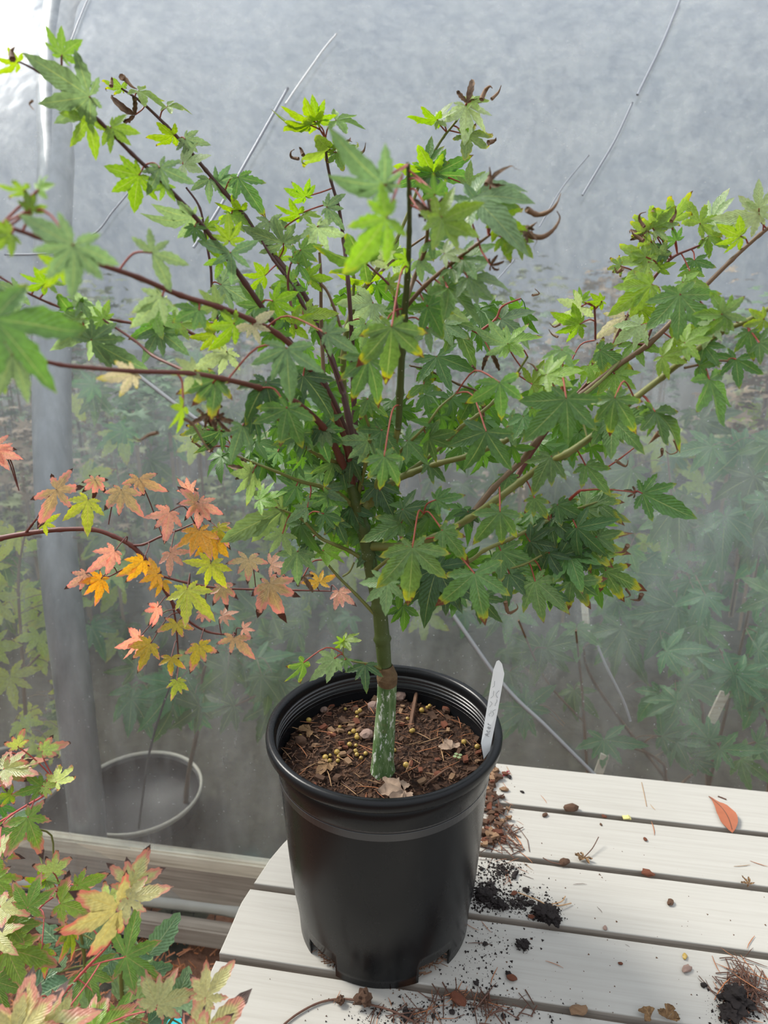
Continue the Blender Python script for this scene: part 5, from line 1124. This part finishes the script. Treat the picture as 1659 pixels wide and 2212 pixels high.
# single finds on the planks
for i, (u, v, s_, mt, nm, lb) in enumerate([
    (1233, 1751, .017, M_BARK, 'cone_scale', 'knobbly dark brown cone piece lying on the first plank gap'), (1219, 1866, .012, M_BARK, 'seed_pod', 'oval dark brown pod on the second plank gap left of the curled leaf'),
    (1398, 1889, .011, M_BARK_R, 'bark_lump', 'crumbly reddish bark lump on the second plank gap'), (1177, 1763, .007, M_BARK, 'bark_flake', 'small brown bark flake just below the first plank gap'),
    (1128, 1712, .005, M_BLACKSOIL, 'dark_pebble', 'tiny dark pebble on the back plank'), (1088, 1708, .010, M_BARK_L, 'brown_pebble', 'smooth brown oval pebble on the back plank near the pot'),
    (1305, 1765, .006, M_BARK_R, 'orange_flake', 'small orange flake in the first plank gap'), (1448, 1952, .008, M_BARK, 'dark_husk', 'small dark brown husk alone on the fourth plank'),
    (1298, 1782, .004, M_BARK, 'brown_speck', 'tiny brown speck below the yellow petal'), (1394, 1815, .005, M_BARK_R, 'reddish_speck', 'reddish crumb right of the yellow petal'),
    (1483, 2096, .009, M_STONE, 'oval_seed', 'oval brown seed left of the needle heap'), (1479, 2068, .006, M_PRILL, 'fertiliser_bead', 'single tan bead above the oval brown seed'), (1520, 2130, .006, M_BLACKSOIL, 'grey_grit', 'dark grit left of the needle heap'),
    (1106, 2115, .009, M_BARK_R, 'red_bark_flake', 'red-brown bark flake near the fifth plank gap'), (1060, 1728, .010, M_BARK_L, 'pale_chip', 'pale yellow chip at the edge of the litter pile'), (1250, 2186, .013, M_BARK_L, 'tan_leaf_scrap', 'crumpled tan scrap on the lowest plank gap'),
    (990, 2165, .014, M_BARK_R, 'red_bud', 'reddish cone bud among the needles right of the pot foot'), (1340, 2083, .004, M_BARK_R, 'red_crumb', 'tiny red crumb in the middle of the lowest full plank'), (1307, 2006, .005, M_STONE, 'beige_flake', 'thin beige flake just above the fourth plank gap'),
    (1110, 1932, .007, M_BARK_R, 'red_chip', 'dark red chip at the left end of the thin twig'), (1147, 1982, .006, M_BARK_R, 'orange_chip', 'orange-brown chip left of the largest peat lump'), (1100, 1680, .007, M_BLACKSOIL, 'black_clod', 'small black clod beside the pink scrap at the back edge')]):
    put(nm, rock(nm, mt, i + 50, .5, .5, 2), onz(u, v), s_, None, 0, lb, 'debris', None, (1.25, .8, 1))
m = MB(); c = onz(1092, 1675); 
for k in range(7): m.tube([c + Vector((0, 0, .002)), c + Vector((math.cos(k) * .006, math.sin(k * 1.3) * .006, .003))], .0008, 4)
tag(m.build('crimson_scrap', simple('crimson', (.35, .02, .06))), 'tiny crimson flower scrap at the back edge of the table beside the pot', 'debris')
m = MB(); c = onz(1353, 1768); m.box(c + Vector((0, 0, .0015)), (.0045, .003, .0008)); m.box(c + Vector((.003, -.001, .0025)), (.002, .003, .0008), Matrix.Rotation(.6, 3, 'Y'))
tag(m.build('yellow_petal', simple('pale_yellow', (.72, .66, .25))), 'pale yellow petal scrap on the first plank gap', 'petal')
# orange-brown pointed leaf
def flatleaf(name, u0, v0, u1, v1, mat, w, label, cat, bend=.25, z=.002, lift=.006):
    a, b_ = onz(u0, v0), onz(u1, v1); d = b_ - a; L = d.length; d.normalize(); s_ = Vector((-d.y, d.x, 0)); vs = []; fs = []; n = 14
    for j in range(n + 1):
        t = j / n; hw = L * w * (math.sin(PI * min(t ** 1.5, 1)) ** .8 if 0 < j < n else .01) ; c = a + d * (L * t) + s_ * (bend * L * math.sin(PI * t) * .35)
        if t < .3: hw = L * (.012 + w * .5 * (t / .3) ** 2)
        for k, q in enumerate((-1, -.5, 0, .5, 1)):
            vs.append(c + s_ * (hw * q) + Vector((0, 0, z + lift * math.sin(PI * t) * (.4 + .3 * q) + .10 * hw * abs(q) + .0006 * math.sin(j * 1.7) * abs(q))))
    for j in range(n):
        for k in range(4): x = j * 5 + k; fs.append((x, x + 1, x + 6, x + 5))
    vs2 = vs + [v - Vector((0, 0, .0003)) for v in vs]; N_ = len(vs); fs2 = fs + [tuple(reversed([i + N_ for i in f])) for f in fs]
    root = empty(name, a, label, cat)
    link('blade', mesh('blade', vs2, fs2, mat, True), root)
    m = MB(); m.tube([vs[j * 5 + 2] + Vector((0, 0, .0004)) for j in range(n)], .0004, 4); m.build('midrib', M_NEEDLE_D, root)
    return root
flatleaf('pointed_dry_leaf', 1531, 1723, 1582, 1801, M_ORLEAF, .17, 'orange-brown pointed dry leaf lying across the back planks at right', 'dry leaf')
def crumpled(name, u, v, size, ang, label, stem=None, mi=0):
    p = onz(u, v) + Vector((0, 0, .004)); root = empty(name, p, label, 'dry leaf')
    M = Matrix.Translation(p) @ Matrix.Rotation(ang, 4, 'Z') @ Matrix.Rotation(.2, 4, 'X') @ Matrix.Scale(size, 4)
    link('blade', DRY2[mi], root, M)
    if stem:
        m = MB(); m.tube(spline([p, onz(stem[0], stem[1], .006), onz(stem[2], stem[3], .010)], 5), .0006, 5); m.build('stalk', M_NEEDLE_D, root)
    return root
M_DRY2 = dry('tan_curled_leaf', (.08, .04, .018), (.30, .18, .08))
DRY2 = [leaf_mesh('dry_leaf_blade', M_DRY2, 200 + i, (5, 3, 3, 5)[i], (.17, .34, .36, .12)[i], .5, .9, .9, 0, (.3, .6, .6, .2)[i], .06, cup=.3) for i in range(4)]
crumpled('curled_maple_leaf', 1262, 1857, .018, 2.4, 'curled tan maple leaf with upright stalk on the second plank gap', (1280, 1832, 1293, 1808), 0)
crumpled('curled_maple_leaf', 1405, 2203, .013, 1.0, 'curled brown leaf on the lowest gap, left one of the two at the picture bottom', None, 1)
crumpled('curled_maple_leaf', 1440, 2208, .016, -.5, 'larger curled tan leaf at the picture bottom right of the first', None, 2)
crumpled('curled_maple_leaf', 1617, 1916, .012, .5, 'shrivelled star-shaped leaf scrap at the right end of the second plank gap', None, 3)
# twigs
def twig(pix, r, label, mat=M_NEEDLE_D, knots=()):
    root = empty('dry_twig', onz(*pix[0]), label, 'twig'); m = MB(); P = spline([onz(u, v, z_) for u, v, z_ in [(q[0], q[1], (q[2] if len(q) > 2 else .0015)) for q in pix]], 8)
    m.tube(P, [r * (1 + .25 * noise.noise(Vector((i * .8, 0, 0)))) for i in range(len(P))], 6); m.build('stem', mat, root, True)
    for k, (u, v, s_) in enumerate(knots):
        M = Matrix.Translation(onz(u, v, .001)) @ Matrix.Rotation(k, 4, 'Z') @ Matrix.Scale(s_, 4); link('knot', rock('knot', M_BARK, 90 + k, .8, 1.1, 3), root, M)
    return root
twig([(600, 2225), (640, 2192), (690, 2166), (740, 2158), (785, 2164, .004), (800, 2170, .004), (850, 2185, .004), (910, 2216)], .0011, 'thin bristly arching vine twig with a knot in front of the pot', M_NEEDLE_D, [(785, 2168, .014), (735, 2166, .008)])
twig([(1119, 1928, .003), (1160, 1944, .006), (1185, 1956, .006), (1210, 1956, .004), (1234, 1951, .002)], .0007, 'thin dry twig lying over the largest peat lump', M_NEEDLE_T)
twig([(1190, 1953, .004), (1212, 1948, .003), (1221, 1936, .002)], .0006, 'short curved side shoot above the thin dry twig', M_NEEDLE_T)
twig([(1173, 1853, .002), (1190, 1862, .003), (1212, 1867, .004)], .0006, 'hair-thin stalk leading to the oval dark pod', M_NEEDLE_D)
twig([(1386, 1690, .0008), (1391, 1712, .0008), (1397, 1742, .0008)], .0004, 'straw-thin pale blade on the back plank', M_NEEDLE_T)
twig([(1551, 1720, .001), (1569, 1727, .001)], .0009, 'short dark stick right of the pointed orange-brown leaf', M_NEEDLE_D)

# --- pot surface litter
def onsoil(u, v):
    p = onz(u, v, SZ + .001)
    return Vector((p.x, p.y, soil_z(p.x, p.y)))
R = random.Random(31)
PRM = rock('fertiliser_prill', M_PRILL, 1, .95, .05, 2)
PR = '726 1492;733 1487;739 1490;722 1508;751 1502;746 1532;771 1550;771 1543;777 1540;649 1593;716 1586;734 1571;764 1584;771 1591;771 1597;755 1612;769 1612;768 1626;771 1634;742 1629;728 1629;731 1636;713 1633;703 1641;790 1630;780 1640;730 1645;712 1645;795 1480;800 1475;862 1478;866 1480;911 1535;923 1532;928 1527;938 1524;889 1585;892 1583;877 1663;1031 1615;974 1540;852 1631;880 1556;810 1490;785 1483;1002 1606;667 1556;755 1588'
for q in PR.split(';'):
    u, v = map(float, q.split()); p = onsoil(u, v)
    if math.hypot(p.x, p.y) > .100: continue
    put('fertiliser_prill', PRM, p + Vector((0, 0, .0004)), R.uniform(.0034, .0060) if (u, v) != (769, 1626) else .007, None, 0, 'small round tan fertiliser prill lying on the potting mix', 'prill', 'fertiliser prills in the pot')
for i, (u, v, s_, mt, lb) in enumerate([(762, 1487, .017, M_STONE, 'pinkish angular pebble at the back left of the soil'), (806, 1530, .013, M_STONE, 'pale pink pebble touching the left of the trunk base'), (872, 1490, .016, M_STONE, 'rounded grey pebble behind the trunk on its right'), (864, 1508, .013, M_STONE, 'pale knobbly pebble right of the trunk'), (905, 1498, .020, M_BARK_L, 'big tan bark nugget at the back of the soil'), (800, 1492, .013, M_BARK_L, 'tan nugget just left of the graft'), (700, 1532, .008, M_STONE, 'small pale stone at the left back of the soil'), (712, 1518, .012, M_BARK_R, 'red-brown nugget at the left back of the soil'), (965, 1531, .010, M_BARK_R, 'brick-red chip at the right back of the soil'), (792, 1592, .013, M_STONE, 'mottled round nugget left of the trunk'), (650, 1605, .012, M_BARK, 'dark brown cone fragment at the left of the soil')]):
    put('soil_nugget', rock('soil_nugget', mt, i + 5, .75, .45, 2), onsoil(u, v) - Vector((0, 0, .001)), s_, None, 0, lb, 'pebble')
for i in range(100):
    r = .100 * math.sqrt(R.random()); q = R.uniform(0, 2 * PI); x, y = r * math.cos(q), r * math.sin(q)
    if math.hypot(x, y + .03) < .016: continue
    s_ = R.uniform(.004, .0095)
    k = R.randrange(8)
    put('bark_chip', CHIPS[k], Vector((x, y, soil_z(x, y) + R.uniform(-.0005, .0015))), s_, None, R.uniform(-.5, .5), CCOL[k] + ' bark fragment on the potting mix, ' + quad(x, y) + ' of the pot', 'bark chip', CCOL[k] + ' fragments ' + quad(x, y))
NCOL = ['orange-brown', 'orange-brown', 'dark', 'orange-brown', 'tan', 'dark']
for i in range(95):
    r = .098 * math.sqrt(R.random()); q = R.uniform(0, 2 * PI); x, y = r * math.cos(q), r * math.sin(q)
    if math.hypot(x, y + .03) < .018: continue
    L = R.uniform(.010, .026); L = min(L, 2 * (.1035 - r) + .012)
    k = R.choice((0, 1, 3, 4, 2, 4)); quad_ = quad(x, y)
    put('conifer_needle', NEED[k], Vector((x, y, soil_z(x, y) + .0015 + R.uniform(0, .002))), L, R.uniform(0, PI), R.uniform(-.2, .2), NCOL[k] + ' conifer needle on the potting mix, ' + quad_ + ' of the pot', 'needle', NCOL[k] + ' needles ' + quad_, (1, .6, .6))
m = MB()
for i in range(1500):
    r = .101 * math.sqrt(R.random()); q = R.uniform(0, 2 * PI); x, y = r * math.cos(q), r * math.sin(q); L = R.uniform(.002, .007); a = R.uniform(0, PI)
    d = Vector((math.cos(a), math.sin(a), R.uniform(-.4, .4))) * L / 2; c = Vector((x, y, soil_z(x, y) + .001))
    m.tube([c - d, c + d], R.uniform(.0003, .0008), 3)
tag(m.build('bark_fibres', M_BARK), 'fine brown bark fibres mixed into the soil surface', kind='stuff', cat='soil')
def potleaf(name, u, v, size, ang, label, me, tx=.2):
    p = onsoil(u, v) + Vector((0, 0, .005)); root = empty(name, p, label, 'dry leaf')
    link('blade', me, root, Matrix.Translation(p) @ Matrix.Rotation(ang, 4, 'Z') @ Matrix.Rotation(tx, 4, 'X') @ Matrix.Scale(size, 4)); return root
M_GREYLEAF = dry('grey_tan_dead_leaf', (.18, .12, .085), (.38, .28, .20))
potleaf('dead_leaf', 872, 1716, .030, 1.75, 'large crumpled grey-tan dead leaf at the front of the soil', leaf_mesh('dry_leaf_blade', M_GREYLEAF, 300, 5, .30, .3, .5, .3, 0, .5, .04))
potleaf('dead_leaf', 710, 1655, .018, 2.6, 'small greenish withered leaf left of the trunk on the soil', leaf_mesh('dry_leaf_blade', M_DRY2, 301, 5, .28, .3, .5, .3, 0, .5, .04))
potleaf('dead_leaf', 975, 1622, .017, .3, 'brown papery leaf scrap at the right of the soil', leaf_mesh('dry_leaf_blade', M_GREYLEAF, 302, 3, .34, .3, .5, .3, 0, .6, .05))
potleaf('dead_leaf', 672, 1583, .017, 1.9, 'curled tan leaf shred at the left of the soil', leaf_mesh('dry_leaf_blade', M_DRY2, 303, 3, .2, .3, .9, .9, 0, .3, .05))
m = MB(); a_, b_ = onsoil(885, 1575), onsoil(900, 1505); m.tube(spline([a_, (a_ + b_) / 2 + Vector((0, 0, .006)), b_ + Vector((0, 0, .012))], 4), [.0010] + [.0022] * 7 + [.0012], 6)
tag(m.build('red_petiole_stub', M_BARK), 'red-brown leathery stalk leaning on the soil right of the trunk', 'stalk')
m = MB(); m.tube(spline([onsoil(918, 1700) + Vector((0, 0, .002)), onsoil(945, 1680) + Vector((0, 0, .003)), onsoil(970, 1664) + Vector((0, 0, .004)), onsoil(984, 1672) + Vector((0, 0, .003))], 6), .0011, 6)
tag(m.build('hooked_root', M_BARK), 'brown root with a hooked end at the right front of the soil', 'root')
# tiny clover seedling
sl = empty('clover_seedling', onsoil(988, 1640), 'tiny grey-green clover seedling at the right of the soil', 'seedling')
for k in range(4):
    q = k * PI / 2 + .4; c = onsoil(988, 1640) + Vector((math.cos(q) * .003, math.sin(q) * .003, .006)); m = MB()
    m.add([c + Vector((math.cos(j) * .0020, math.sin(j) * .0020, 0)) for j in [i * PI / 3 for i in range(6)]], [(0, 1, 2, 3, 4, 5)]); m.build('leaflet', simple('grey_green', (.20, .26, .12)), sl)
m = MB(); m.tube([onsoil(988, 1640), onsoil(988, 1640) + Vector((0, 0, .006))], .0004, 4); m.build('stalk', M_BR_G, sl)
# roots poking through the drainage cut-outs
for k, (a0, lb) in enumerate(((-134, 'brown root fibres showing in the left drainage cut-out of the pot'), (-56, 'brown root fibres showing in the right drainage cut-out of the pot'))):
    m = MB()
    for i in range(60):
        q = math.radians(a0 + R.uniform(-11, 11)); r = R.uniform(.078, .087); c = Vector((r * math.cos(q), r * math.sin(q), R.uniform(.002, .016)))
        m.tube([c, c + Vector((R.uniform(-.008, .008), R.uniform(-.005, .005), R.uniform(-.004, .004) * (c.z > .006)))], R.uniform(.0003, .0009), 3)
    tag(m.build('root_fibres', M_BARK), lb, kind='stuff', cat='roots')

def needle_stuff(name, spots, n, seed, label, z=None):
    R = random.Random(seed); m = MB()
    for i in range(n):
        cu, cv, su, sv = R.choice(spots); u, v = R.gauss(cu, su), R.gauss(cv, sv); p = onz(u, v)
        if p.dot(NW) > farb - .01: continue
        L = R.uniform(.010, .028); a = R.uniform(0, PI); d = Vector((math.cos(a), math.sin(a), R.uniform(-.1, .1))) * L / 2; p.z = .001 + R.uniform(0, .006) * math.exp(-((u - cu) / su) ** 2)
        m.tube([p - d, p + Vector((0, 0, .0004)), p + d], R.uniform(.0004, .0008), 4)
    return tag(m.build(name, M_NEEDLE_D), label, kind='stuff', cat='needles')
needle_stuff('needle_tangle', [(1612, 2140, 32, 32), (1600, 2160, 30, 26)], 90, 5, 'tangled dark needles filling the heap at the lower right of the table')
needle_stuff('spill_needles', [(1075, 1790, 22, 26), (1090, 1815, 22, 14)], 60, 8, 'thin needle scraps mixed into the bark spill right of the pot')
needle_stuff('needle_drift', [(1010, 2160, 60, 12), (1080, 2190, 50, 10), (880, 2195, 35, 10)], 40, 6, 'fine dark needle scraps along the lowest plank gap')
